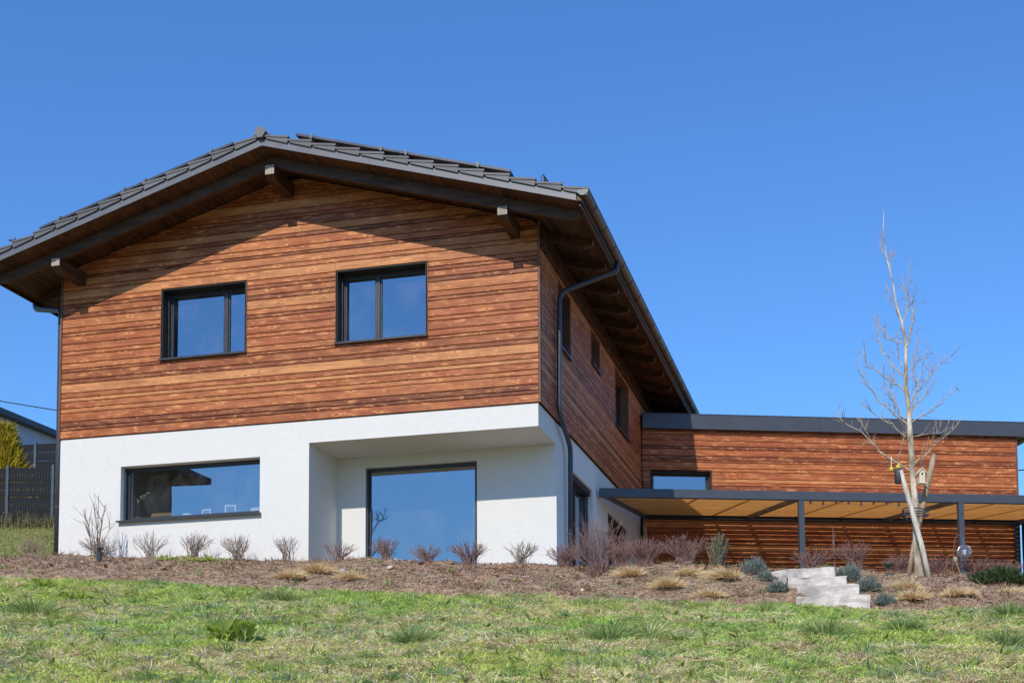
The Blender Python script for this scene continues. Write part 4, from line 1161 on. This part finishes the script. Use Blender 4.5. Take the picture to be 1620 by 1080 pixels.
# ------------------------------------------------------------------ shrubs in the bed
def shrub(x, y, w, h, seed, mat, label, n=34, flat=.25, twigs=3, name='pruned_shrub', group='bare pruned shrubs in the bed', r=.0046, lean=0):
    rs = np.random.RandomState(seed)
    z = bz(x, y) - .03
    m = MB()
    if n > 12:
        n = int(n * 1.7 * rs.uniform(.8, 1.25)); w = w * 1.22 * rs.uniform(.85, 1.15); h = h * rs.uniform(.86, 1.12); lean = rs.uniform(-.16, .16)
    for i in range(n):
        th = rs.rand() * 6.283; q = math.sqrt(rs.rand())
        ex, ey = w / 2 * q * math.cos(th) + lean * h, w / 2 * q * math.sin(th) * .8
        hh = h * (1 - flat * q * q) * rs.uniform(.78, 1.04)
        b = Vector((x + rs.randn() * .05 + ex * .12, y + rs.randn() * .05, z))
        e = Vector((x + ex, y + ey, z + hh))
        c1 = b.lerp(e, .35) + Vector((-ex * .12, -ey * .12, hh * .06)) + Vector(rs.randn(3)) * .012
        c2 = b.lerp(e, .7) + Vector((-ex * .05, -ey * .05, 0)) + Vector(rs.randn(3)) * .015
        m.tube([b, c1, c2, e], r * rs.uniform(.8, 1.25), r * .55, 4, cap=False)
        for _ in range(twigs):
            t_ = rs.uniform(.35, .95)
            s = (b.lerp(c1, t_ / .35) if t_ < .35 else c1.lerp(c2, (t_ - .35) / .35) if t_ < .7 else c2.lerp(e, (t_ - .7) / .3))
            d = ((e - b).normalized() + Vector(rs.randn(3)) * .55); d.z = abs(d.z)
            L_ = rs.uniform(.05, .16) * h / .45
            m.tube([s, s + d.normalized() * L_], r * .6, r * .35, 3, cap=False)
    o = m.build(name, M[mat], None)
    return tag(o, label, 'shrub', group)
S = [(-10.1, -.10, .55, .46, 'twig_dry', 'dry brown shrub left of the downpipe at the house corner', 40, .35),
     (-8.30, -.45, .72, .50, 'twig_grey', 'bare shrub at the foot of the tall sapling, left of the wide window', 44, .3),
     (-7.33, -.42, .62, .52, 'twig_grey', 'bare grey shrub below the left end of the wide window', 24, .2),
     (-6.48, -.40, .66, .54, 'twig_grey', 'bare grey shrub below the middle of the wide window', 34, .2),
     (-5.55, -.42, .58, .48, 'twig_grey', 'bare twiggy shrub below the right end of the wide window', 40, .3),
     (-4.58, -.42, .48, .46, 'twig_grey', 'bare shrub just left of the recessed porch edge', 26, .15),
     (-3.62, -.40, .56, .42, 'twig_red', 'bare shrub straddling the sunlit patch left of the big pane', 30, .25),
     (-2.72, -.40, .46, .42, 'twig_red', 'reddish bare shrub before the left edge of the big pane', 44, .25),
     (-1.95, -.40, .60, .36, 'twig_red', 'low wide reddish shrub before the middle of the big pane', 44, .3),
     (-1.18, -.42, .68, .42, 'twig_red', 'reddish bare shrub at the right edge of the big pane', 44, .25),
     (-.28, -.42, .54, .44, 'twig_grey', 'bare fan-shaped shrub against the sunlit white wall near the corner', 32, .2),
     (.50, -.40, .66, .42, 'twig_red', 'reddish shrub at the base of the right downpipe', 46, .3),
     (1.48, -.35, .60, .46, 'twig_red', 'dark reddish shrub behind the loose spreading shrub by the patio doors', 46, .3),
     (1.93, -.55, .72, .48, 'twig_red', 'dense reddish shrub where house and annex meet', 60, .2),
     (2.58, -.55, .70, .48, 'twig_red', 'dense reddish shrub left of the rosemary', 60, .2),
     (4.62, -.45, .62, .34, 'twig_red', 'purplish shrub behind the top stone step at the left pergola post', 46, .15),
     (5.32, -.45, .66, .40, 'twig_red', 'bare shrub with pale twigs just right of the stone steps', 44, .2),
     (5.98, -.30, .56, .40, 'twig_red', 'bare shrub between the dish stand and the tree', 44, .2),
     (6.62, -.25, .56, .38, 'twig_red', 'bare shrub right behind the tree stakes', 40, .2),
     (7.12, -.35, .52, .36, 'twig_red', 'bare shrub around the foot of the right pergola post', 40, .2),
     (7.62, -.22, .52, .34, 'twig_red', 'purplish bare shrub behind the pale stone block', 44, .2)]
for i, (x, y, w, h, mt, lb, n_, fl) in enumerate(S):
    shrub(x, y, w, h, 100 + i, mt, lb, n_, fl)
shrub(1.25, -1.35, .95, .95, 150, 'twig_red', 'tall loose spreading shrub in front of the patio doors', 34, .5, 5)
shrub(-8.33, -.60, .62, 1.30, 151, 'twig_grey', 'tall bare sapling left of the wide window', 9, .45, 4, 'sapling', None, .010)
shrub(-6.05, -.55, .10, .55, 152, 'twig_grey', 'single thin bare stick between two shrubs below the wide window', 2, .1, 1, 'bare_stick', None)
shrub(4.97, -.35, .06, .72, 153, 'twig_red', 'single tall reddish stalk rising right of the left pergola post', 2, .1, 1, 'dry_stalk', None, .008)
shrub(.72, -2.2, .34, .46, 154, 'twig_dry', 'small pale dry twig cluster low in the middle of the bed', 9, .4, 4)
shrub(-7.85, -1.9, .36, .36, 155, 'twig_dry', 'dry pale stalks at the lawn edge below the garden light', 14, .4, 3, 'dry_stalks', None)
shrub(-6.65, -1.5, .30, .30, 156, 'twig_dry', 'dry pale stalks in the soil below the middle of the wide window', 10, .3, 2, 'dry_stalks', None)
shrub(-8.75, -1.6, .34, .28, 157, 'twig_dry', 'dry pale stalks in the soil at the left end of the bed', 14, .4, 3, 'dry_stalks', None)

def cushion(x, y, w, h, seed, c0, c1, label, cat, name, n=1500, L=.07, wd=.012, group=None, upr=.9, base=.25):
    rs = np.random.RandomState(seed)
    z = bz(x, y) - .02
    th = rs.rand(n) * 6.283; ph = np.arccos(rs.rand(n))
    q = .55 + .45 * rs.rand(n)
    lump = .85 + .25 * np.sin(th * 3 + seed) * np.sin(ph * 4 + seed)
    P_ = np.stack([x + w / 2 * np.sin(ph) * np.cos(th) * q * lump, y + w / 2 * np.sin(ph) * np.sin(th) * q * lump * .8, z + h * np.cos(ph) * q * lump * .85], 1)
    D_ = np.stack([np.sin(ph) * np.cos(th), np.sin(ph) * np.sin(th), np.cos(ph) + upr], 1) + rs.randn(n, 3) * .3
    D_ /= np.linalg.norm(D_, axis=1, keepdims=True)
    k = rs.rand(n, 1) ** 1.3
    o = blade_mesh(name, P_, D_, L * rs.uniform(.6, 1.3, n), wd, np.array(c0) * (1 - k) + np.array(c1) * k, rs.randn(n, 3) * .012)
    return tag(o, label, cat, group)
GR = ((.12, .145, .12), (.40, .45, .39))
for a in [(3.77, -1.30, .46, .34, 1, 'grey-green lavender cushion left of the stone steps, the largest one'), (3.98, -1.78, .30, .22, 2, 'small grey lavender cushion at the left flank of the steps'),
          (4.22, -2.62, .30, .16, 3, 'low grey lavender cushion before the bottom left step'), (5.22, -1.45, .42, .30, 4, 'grey-green lavender cushion right of the top step'),
          (5.50, -1.95, .36, .24, 5, 'grey-green lavender cushion right of the middle step'), (5.72, -2.70, .32, .18, 6, 'small grey lavender cushion right of the bottom step')]:
    cushion(a[0], a[1], a[2], a[3], a[4], *GR, a[5], 'lavender', 'lavender', 1600, .06, .013, 'lavender cushions by the steps')
cushion(7.42, -1.25, 1.0, .30, 7, (.03, .055, .02), (.11, .16, .05), 'low dark evergreen mat at the right end of the bed', 'shrub', 'evergreen_mat', 4200, .05, .02)
# rosemary: upright needles on stems
def rosemary():
    rs = np.random.RandomState(44); x, y = 3.13, -.6; z = bz(x, y) - .02
    root = thing('rosemary', 'upright green rosemary bush in front of the annex', 'shrub', (x, y, z))
    P_, D_ = [], []; m = MB()
    for i in range(46):
        th = rs.rand() * 6.283; q = math.sqrt(rs.rand())
        e = Vector((x + .22 * q * math.cos(th), y + .20 * q * math.sin(th), z + .60 * (1 - .22 * q * q) * rs.uniform(.75, 1.08)))
        b = Vector((x + rs.randn() * .05, y + rs.randn() * .05, z)); m.tube([b, b.lerp(e, .5) + Vector(rs.randn(3)) * .01, e], .005, .003, 4, cap=False)
        for k in range(70):
            t_ = .12 + .88 * rs.rand(); s = b.lerp(e, t_); P_.append(tuple(s)); d = Vector(rs.randn(3)) * .8; d.z = abs(d.z) + .5; D_.append(tuple(d.normalized()))
    m.build('stems', M['twig_grey'], root)
    k = rs.rand(len(P_), 1)
    blade_mesh('needles', np.array(P_), np.array(D_), rs.uniform(.025, .05, len(P_)), .009, np.array([.10, .13, .05]) * (1 - k) + np.array([.30, .33, .20]) * k, parent=root)
rosemary()
# cut-back ornamental grass
def tuft(x, y, w, h, seed, label, n=1700):
    rs = np.random.RandomState(seed); z = bz(x, y) - .015
    th = rs.rand(n) * 6.283; q = np.sqrt(rs.rand(n))
    P_ = np.stack([x + w * .28 * q * np.cos(th), y + w * .25 * q * np.sin(th), np.full(n, z)], 1)
    D_ = np.stack([np.cos(th) * q * 1.0, np.sin(th) * q * 1.0, 1.0 - .45 * q], 1) + rs.randn(n, 3) * .22
    D_ /= np.linalg.norm(D_, axis=1, keepdims=True)
    w, h = w * rs.uniform(.8, 1.15), h * rs.uniform(.7, 1.1)
    L_ = h * rs.uniform(.35, 1.2, n)
    bend = np.stack([np.cos(th) * q * h * .35 + rs.randn() * .04, np.sin(th) * q * h * .35, -q * h * .25], 1) + rs.randn(n, 3) * .03
    k = rs.rand(n, 1)
    o = blade_mesh('dry_grass_tuft', P_, D_, L_, .008, np.array([.60, .42, .20]) * (1 - k) + np.array([.95, .77, .47]) * k, bend, mat='litter')
    tag(o, label, 'grass tuft', 'cut-back dry grass tufts in the bed')
for i, a in enumerate([(1.83, -1.42, .50, .22, 'golden dry grass tuft nearest the house corner, right half of the bed'), (2.56, -2.30, .42, .20, 'dry grass tuft low in the bed, centred before the annex'),
                       (2.72, -1.50, .46, .18, 'flattened dry grass tuft before the rosemary, to its left'), (3.38, -1.78, .50, .20, 'dry grass tuft left of the lavender cushions'),
                       (3.25, -2.75, .55, .14, 'flat dry grass tuft at the lawn edge left of the steps'), (6.04, -1.62, .50, .20, 'dry grass tuft just below the tree stakes'),
                       (6.10, -2.38, .44, .16, 'dry grass tuft at the lawn edge below the tree'), (6.72, -2.45, .58, .15, 'wide flat dry grass tuft right of the tree'),
                       (-2.59, -2.15, .50, .20, 'golden dry grass tuft before the porch recess'), (-3.55, -2.42, .58, .18, 'dry grass tuft at the lawn edge left of the porch recess'),
                       (-3.38, -1.78, .46, .24, 'taller dry grass tuft behind two others left of the recess'), (7.42, -2.10, .5, .16, 'dry grass tuft at the right end below the evergreen mat')]):
    tuft(a[0], a[1], a[2], a[3], 200 + i, a[4])

# broad leaved weeds
def leafy(x, y, w, n, L, wd, seed, c0, c1, label, name='dock_plant', zf=gz, droop=.25, upr=.8):
    rs = np.random.RandomState(seed); z = zf(x, y)
    root = thing(name, label, 'plant', (x, y, z))
    for i in range(n):
        th = rs.rand() * 6.283; u_ = rs.uniform(.25, 1.0) * upr
        d = Vector((math.cos(th), math.sin(th), u_)).normalized(); s = Vector((-math.sin(th), math.cos(th), 0)); up_ = d.cross(s) * -1
        LL = L * rs.uniform(.65, 1.15); ww = wd * rs.uniform(.7, 1.2)
        b = Vector((x + rs.randn() * w * .08, y + rs.randn() * w * .08, z + .005))
        rows = []
        for k, (t_, f) in enumerate(((0, .12), (.15, .2), (.35, .85), (.55, 1.0), (.75, .8), (.92, .4), (1, .03))):
            c = b + d * LL * t_ + Vector((0, 0, -droop * LL * t_ * t_))
            wav = .18 * math.sin(k * 2.2 + i)
            rows += [c - s * ww * f * .5 + Vector((0, 0, ww * f * (.22 + wav * .5))), c, c + s * ww * f * .5 + Vector((0, 0, ww * f * (.22 - wav * .5)))]
        fs = []
        for k in range(6):
            fs += [(3 * k, 3 * k + 1, 3 * k + 4, 3 * k + 3), (3 * k + 1, 3 * k + 2, 3 * k + 5, 3 * k + 4)]
        MB().add(rows, fs).build('leaf', M['dockleaf'], root, smooth=True)
    return root
t = NT('dockleaf')
oi = t.n('ShaderNodeObjectInfo'); a_ = t.noise(t.coords((1, 1, 1)), 18, 4, .6)
cc_ = t.mix(oi.outputs['Random'], (.34, .47, .08), (.66, .78, .20)); cc_ = t.mix(t.math('MULTIPLY', t.ramp(a_, [(.55, (0, 0, 0)), (.75, (1, 1, 1))]), .4), cc_, (.24, .25, .09))
q_ = t.bsdf(cc_, .42, spec=.4, bump=a_, bstr=.5, bdist=.01)
tl_ = t.n('ShaderNodeBsdfTranslucent'); t.l(cc_, tl_.inputs[0]); ms_ = t.n('ShaderNodeMixShader'); ms_.inputs[0].default_value = .45
t.l(q_.outputs[0], ms_.inputs[1]); t.l(tl_.outputs[0], ms_.inputs[2]); t.l(ms_.outputs[0], t.out.inputs[0])
leafy(-1.27, -8.3, 1.2, 44, .40, .13, 1, 0, 0, 'large broad-leaved green dock plant in the lawn at lower left', droop=.42, upr=2.6)
leafy(-6.72, -4.2, .9, 34, .24, .07, 2, 0, 0, 'broad-leaved green weed at the far left near the lawn edge', droop=.4, upr=2)
leafy(-5.35, -5.3, .9, 30, .22, .07, 3, 0, 0, 'dark broad-leaved weed in the lawn below the leftmost shrubs', droop=.4, upr=2)
leafy(-6.6, -.95, 1.6, 60, .13, .05, 4, 0, 0, 'low leafy green and brown ground plant in the bed below the wide window, left one', 'ground_plant', bz)
leafy(-5.85, -1.05, 2.0, 90, .14, .055, 5, 0, 0, 'larger leafy ground plant in the bed below the right of the wide window', 'ground_plant', bz)
leafy(.15, -2.1, .2, 12, .08, .05, 6, 0, 0, 'tiny rosette plant low in the middle of the bed', 'ground_plant', bz)
leafy(2.55, -9.2, .15, 5, .12, .05, 8, 0, 0, 'small brown-leaved sprout standing alone in the middle of the lawn', 'lawn_sprout')

def gclump(x, y, w, h, seed, n, c0, c1, label):
    rs = np.random.RandomState(seed); z = gz(x, y) - .02
    th = rs.rand(n) * 6.283; q = np.sqrt(rs.rand(n))
    P_ = np.stack([x + w * .22 * q * np.cos(th), y + w * .22 * q * np.sin(th), np.full(n, z)], 1)
    D_ = np.stack([np.cos(th) * q, np.sin(th) * q, 1.25 - .5 * q], 1) + rs.randn(n, 3) * .2
    D_ /= np.linalg.norm(D_, axis=1, keepdims=True)
    L_ = h * rs.uniform(.55, 1.2, n)
    bend = np.stack([np.cos(th) * q * h * .45, np.sin(th) * q * h * .45, -q * h * .3], 1)
    k = rs.rand(n, 1)
    tag(blade_mesh('grass_clump', P_, D_, L_, .010, np.array(c0) * (1 - k) + np.array(c1) * k, bend), label, 'grass clump', 'coarse grass clumps in the lawn')
DG = ((.17, .26, .07), (.42, .52, .19)); LG = ((.30, .38, .09), (.62, .68, .27))
for i, a in enumerate([(-4.75, -7.0, .8, .30, 420, DG, 'dark coarse grass clump at the far left of the lawn'), (-2.75, -4.3, .9, .24, 420, DG, 'green grass clump at the bed edge left of centre'),
                       (2.65, -7.0, .6, .30, 320, DG, 'dark grass clump in the lawn below the patio doors'), (3.05, -6.8, .5, .32, 160, LG, 'pale yellow-green grass clump in the lawn right of the dark one'),
                       (4.15, -4.0, .6, .22, 300, LG, 'bright green grass clump at the foot of the steps, left side'), (5.0, -6.2, .8, .28, 380, DG, 'grass clump in the lawn below the steps'),
                       (7.25, -3.7, .45, .26, 360, DG, 'upright dark grass clump at the lawn edge far right'), (6.95, -6.3, .7, .26, 300, DG, 'spreading grass clump in the lawn at lower right'),
                       (.55, -7.6, .6, .26, 300, DG, 'grass clump in the lawn right of the dock plant'), (5.9, -5.4, .6, .22, 300, DG, 'grass clump in the lawn below the tree'),
                       (1.75, -3.9, .7, .2, 320, LG, 'fresh green grass clump at the bed edge below the loose shrub')]):
    gclump(a[0], a[1], a[2], a[3], 300 + i, a[4], *a[5], a[6])

# stones lying in the bed
for i, (x, y, r_, lb) in enumerate([(-2.45, -.62, .07, 'pale rounded stone at the foot of the big pane'), (-3.0, -1.6, .06, 'pale pointed stone among the dry grass tufts'), (-2.2, -1.5, .06, 'tan stone in the bed before the big pane'), (1.3, -2.5, .05, 'small brown stone near the lawn edge in mid bed')]):
    rs = np.random.RandomState(i + 60); m = MB()
    prof = [(.35, 0), (.95, .25), (1, .5), (.75, .85), (.2, 1.0)]
    m.lathe((x, y, bz(x, y) - .03), [(a * r_, b * r_ * 1.3) for a, b in prof], 9)
    m.v = [tuple(np.array(v_) + rs.randn(3) * r_ * .09) for v_ in m.v]
    tag(m.build('stone', M['stone'], None), lb, 'stone', 'stones in the bed')

# ------------------------------------------------------------------ litter, straw, grass (uncountable)
rs = np.random.RandomState(77)
def bedpts(n, xlo=-13, xhi=10):
    x = rs.uniform(xlo, xhi, n); bf_ = bed_front(x); y = bf_ + .05 + rs.rand(n) * (-.05 - bf_ - .05)
    return x, y
n = 60000
x, y = bedpts(n); z = bedz(x, y) + .004
D_ = rs.randn(n, 3) * (1, 1, .45); D_ /= np.linalg.norm(D_, axis=1, keepdims=True)
k = rs.rand(n, 1); pal = np.array([[.10, .06, .04], [.26, .16, .105], [.46, .31, .21], [.66, .50, .36]])
ci = rs.choice(4, n, p=[.35, .35, .2, .1])
tag(blade_mesh('mulch', np.stack([x, y, z], 1), D_, rs.uniform(.015, .055, n), rs.uniform(.008, .022, n), pal[ci] * rs.uniform(.8, 1.2, (n, 1)), mat='litter'), 'brown bark mulch and crumbs of soil covering the planted bank', 'mulch', kind='stuff')
n = 40000
x, y = bedpts(n); dens = np.clip(vnoise(x, y, 1.2, 41) * 1.6 - .45, 0, 1) * np.where(x > .8, 1.3, .75)
keep = rs.rand(n) < dens; x, y = x[keep], y[keep]; n = len(x); z = bedz(x, y) + .012
D_ = rs.randn(n, 3) * (1, 1, .16); D_ /= np.linalg.norm(D_, axis=1, keepdims=True); k = rs.rand(n, 1)
tag(blade_mesh('straw', np.stack([x, y, z], 1), D_, rs.uniform(.06, .26, n), .006, np.array([.38, .28, .16]) * (1 - k) + np.array([.62, .52, .36]) * k, rs.randn(n, 3) * (.03, .03, .012), mat='litter'), 'dry straw scattered over the soil between the tufts', 'straw', kind='stuff')
# brown dead weeds and seedlings sprouting from the soil
nt_ = 170; cx = rs.uniform(-10, 8.5, nt_); cy = rs.uniform(-2.85, -.5, nt_); n = nt_ * 22; pick = np.repeat(np.arange(nt_), 22)
x = cx[pick] + rs.randn(n) * .05; y = cy[pick] + rs.randn(n) * .05; z = bedz(x, y); k = rs.rand(n, 1)
D_ = rs.randn(n, 3) * (.8, .8, .3); D_[:, 2] = np.abs(D_[:, 2]) + .5; D_ /= np.linalg.norm(D_, axis=1, keepdims=True)
cw = np.where((pick % 5 == 0)[:, None], np.array([[.20, .27, .07]]), np.array([[.24, .15, .09]])) * (.6 + 1.1 * k)
tag(blade_mesh('dead_weeds', np.stack([x, y, z], 1), D_, rs.uniform(.03, .14, n), rs.uniform(.006, .02, n), cw, rs.randn(n, 3) * .02, mat='litter'), 'small dead brown weeds and green seedlings dotted over the soil', 'weeds', kind='stuff')
n = 260
x = np.concatenate([rs.normal(3.55, .35, 170), rs.uniform(-9, 9, 90)]); y = np.concatenate([rs.normal(-1.1, .3, 170), rs.uniform(-2.8, -.4, 90)]); y = np.minimum(y, -.3); z = bedz(x, y) + .02
D_ = rs.randn(n, 3) * (1, 1, .4); D_ /= np.linalg.norm(D_, axis=1, keepdims=True); k = rs.rand(n, 1)
tag(blade_mesh('fallen_leaves', np.stack([x, y, z], 1), D_, rs.uniform(.06, .13, n), rs.uniform(.05, .09, n), np.array([.24, .10, .045]) * (1 - k) + np.array([.46, .25, .13]) * k, rs.randn(n, 3) * .015, mat='litter'), 'brown fallen leaves lying by the steps and over the bed', 'leaves', kind='stuff')

def lawn_pts(n):
    y = rs.uniform(-12.2, -2.6, n)
    lo = 5.5 - .80 * (y + 20.6) - 1.8; hi = 5.5 + .115 * (y + 20.6) + 1.8
    x = lo + rs.rand(n) * (hi - lo)
    keep = (y < bed_front(x) + .02 + rs.randn(n) * .05) & (rs.rand(n) < (hi - lo) / 17.5)
    return x[keep], y[keep]
n = 760000
x, y = lawn_pts(n); n = len(x); z = hb(x, y) - .004
v1 = vnoise(x, y, 1.3, 51); v2 = vnoise(x, y, .45, 52); v3 = vnoise(x, y, .16, 53); v4 = vnoise(x, y, 2.4, 54)
dry = np.clip(v1 * .8 + v2 * .7 + v3 * .5 - .80, 0, 1) * 1.5
clump = np.clip(v3 * .9 + v2 * .6 - .35, 0, 1)
isdry = rs.rand(n) < np.clip(.17 + dry * 1.1, 0, .85)
L_ = (.028 + .15 * clump ** 1.6 * rs.uniform(.5, 1.2, n)) * rs.uniform(.6, 1.25, n)
flat = np.where(isdry, 1.5, .75)
D_ = rs.randn(n, 3) * np.stack([flat, flat, np.full(n, .25)], 1); D_[:, 2] += np.where(isdry, .55, 1.0)
D_ += np.stack([(v2 - .5) * 1.2, (vnoise(x, y, .4, 55) - .5) * 1.2, np.zeros(n)], 1)
D_[:, 2] = np.abs(D_[:, 2]); D_ /= np.linalg.norm(D_, axis=1, keepdims=True)
k = rs.rand(n, 1); h_ = np.clip(v4 * 1.5 - .3, 0, 1)[:, None]
v6 = vnoise(x, y, .10, 57)[:, None]; k = np.clip(k * .5 + v6 * .9 - .2, 0, 1)
g0 = np.array([.17, .33, .05]) * (1 - k) + np.array([.50, .72, .15]) * k
g1 = np.array([.28, .37, .05]) * (1 - k) + np.array([.68, .76, .17]) * k
gg = g0 * (1 - h_) + g1 * h_
dd_ = np.array([.50, .36, .18]) * (1 - k) + np.array([1.0, .80, .50]) * k
colr = np.where(isdry[:, None], dd_, gg) * rs.uniform(.6, 1.75, (n, 1))
bend = rs.randn(n, 3) * (L_ * .3)[:, None]; bend[:, 2] = -np.abs(bend[:, 2])
tag(blade_mesh('lawn_grass', np.stack([x, y, z], 1), D_, L_, rs.uniform(.006, .012, n), colr, bend), 'rough spring lawn of green and dry grass on the slope', 'grass', kind='stuff')
# coarser tufts all over the lawn
nt_, nb_ = 900, 46
x, y = lawn_pts(nt_ * 2); x, y = x[:nt_], y[:nt_]; nt_ = len(x); z = hb(x, y) - .01
kind = rs.choice(4, nt_, p=[.38, .24, .22, .16]); size = rs.uniform(.07, .17, nt_)
cA = np.array([[.13, .25, .06], [.26, .36, .06], [.16, .27, .12], [.52, .38, .20]]); cB = np.array([[.38, .55, .16], [.66, .76, .18], [.42, .56, .30], [.98, .80, .52]])
th = rs.rand(nt_, nb_) * 6.283; q = np.sqrt(rs.rand(nt_, nb_)); sz = size[:, None]
Pb = np.stack([x[:, None] + sz * .5 * q * np.cos(th), y[:, None] + sz * .5 * q * np.sin(th), np.broadcast_to(z[:, None], th.shape)], -1).reshape(-1, 3)
Db = np.stack([np.cos(th) * q, np.sin(th) * q, 1.15 - .5 * q], -1).reshape(-1, 3) + rs.randn(nt_ * nb_, 3) * .25
Db /= np.linalg.norm(Db, axis=1, keepdims=True)
Lb = (sz * rs.uniform(.45, 1.25, th.shape)).ravel()
bend = np.stack([np.cos(th) * q, np.sin(th) * q, -q * .6], -1).reshape(-1, 3) * (Lb * .45)[:, None]
kk = rs.rand(nt_ * nb_, 1); kd = np.repeat(kind, nb_)
tag(blade_mesh('lawn_tufts', Pb, Db, Lb, rs.uniform(.007, .013, nt_ * nb_), cA[kd] * (1 - kk) + cB[kd] * kk, bend), 'small uneven tufts of coarse green and straw grass across the lawn', 'grass', kind='stuff')
# flat leaved lawn weeds
n = 2600
cx, cy = lawn_pts(900); pick = rs.randint(0, len(cx), n); x = cx[pick] + rs.randn(n) * .02; y = cy[pick] + rs.randn(n) * .02; z = hb(x, y) + .015; k = rs.rand(n, 1)
D_ = rs.randn(n, 3) * (1, 1, .2); D_[:, 2] = np.abs(D_[:, 2]) + .35; D_ /= np.linalg.norm(D_, axis=1, keepdims=True)
tag(blade_mesh('lawn_weeds', np.stack([x, y, z], 1), D_, rs.uniform(.05, .12, n), rs.uniform(.025, .05, n), np.array([.16, .24, .05]) * (1 - k) + np.array([.48, .52, .14]) * k, rs.randn(n, 3) * .015), 'small broad-leaved weeds among the lawn grass', 'weeds', kind='stuff')
# lawn rising left of the house
n = 60000
x = rs.uniform(-19, -9.8, n); y = rs.uniform(-.2, 9, n); z = hb(x, y) - .004; k = rs.rand(n, 1)
D_ = rs.randn(n, 3) * (.7, .7, .2); D_[:, 2] += 1; D_ /= np.linalg.norm(D_, axis=1, keepdims=True)
v1 = vnoise(x, y, .9, 61)[:, None]
tag(blade_mesh('upper_lawn_grass', np.stack([x, y, z], 1), D_, rs.uniform(.03, .10, n), .010, (np.array([.22, .31, .07]) * (1 - k) + np.array([.52, .58, .17]) * k) * (1 - v1 * .5) + np.array([.40, .33, .15]) * v1 * .5, rs.randn(n, 3) * .012), 'grass on the rising slope left of the house', 'grass', kind='stuff')
# weeds and dry stalks at the fence foot
n = 900
x = rs.uniform(-16.5, -11.6, n); y = rs.uniform(4.5, 4.95, n); z = hb(x, y); k = rs.rand(n, 1)
D_ = rs.randn(n, 3) * (.25, .25, .1); D_[:, 2] += 1; D_ /= np.linalg.norm(D_, axis=1, keepdims=True)
tag(blade_mesh('fence_weeds', np.stack([x, y, z], 1), D_, rs.uniform(.1, .5, n), .018, np.array([.06, .10, .025]) * (1 - k) + np.array([.36, .28, .14]) * k, rs.randn(n, 3) * .05), 'weeds and dry stalks along the fence foot', 'weeds', kind='stuff')
# speckle of tiny pale blue flowers
n = 5200
x = rs.normal(-2.2, 2.2, n); y = rs.uniform(-11.5, -5.5, n)
keep = vnoise(x, y, .8, 71) > .5; x, y = x[keep], y[keep]; n = len(x); z = hb(x, y) + rs.uniform(.025, .06, n)
D_ = rs.randn(n, 3) * (.6, .6, .1); D_[:, 2] += .1; D_ -= np.array([0, .5, 0]); D_ /= np.linalg.norm(D_, axis=1, keepdims=True)
tag(blade_mesh('lawn_flowers', np.stack([x, y, z], 1), D_, .014, .014, np.tile([.50, .58, .80], (n, 1)) * rs.uniform(.8, 1.15, (n, 1))), 'tiny pale blue flowers speckling the lower left of the lawn', 'flowers', kind='stuff')
# purple dead-nettle patches
n = 240
cs = np.array([(-2.0, -6.6), (-2.3, -6.9), (-1.2, -9.9), (6.4, -6.0), (-1.7, -6.4)])
ci = rs.randint(0, len(cs), n); x = cs[ci, 0] + rs.randn(n) * .09; y = cs[ci, 1] + rs.randn(n) * .09; z = hb(x, y) + rs.uniform(0, .06, n); k = rs.rand(n, 1)
D_ = rs.randn(n, 3) * (.6, .6, .3); D_[:, 2] += .6; D_ /= np.linalg.norm(D_, axis=1, keepdims=True)
tag(blade_mesh('purple_nettles', np.stack([x, y, z], 1), D_, .04, .02, np.array([.22, .15, .16]) * (1 - k) + np.array([.42, .30, .36]) * k), 'patches of purple dead-nettle in the lawn', 'flowers', kind='stuff')
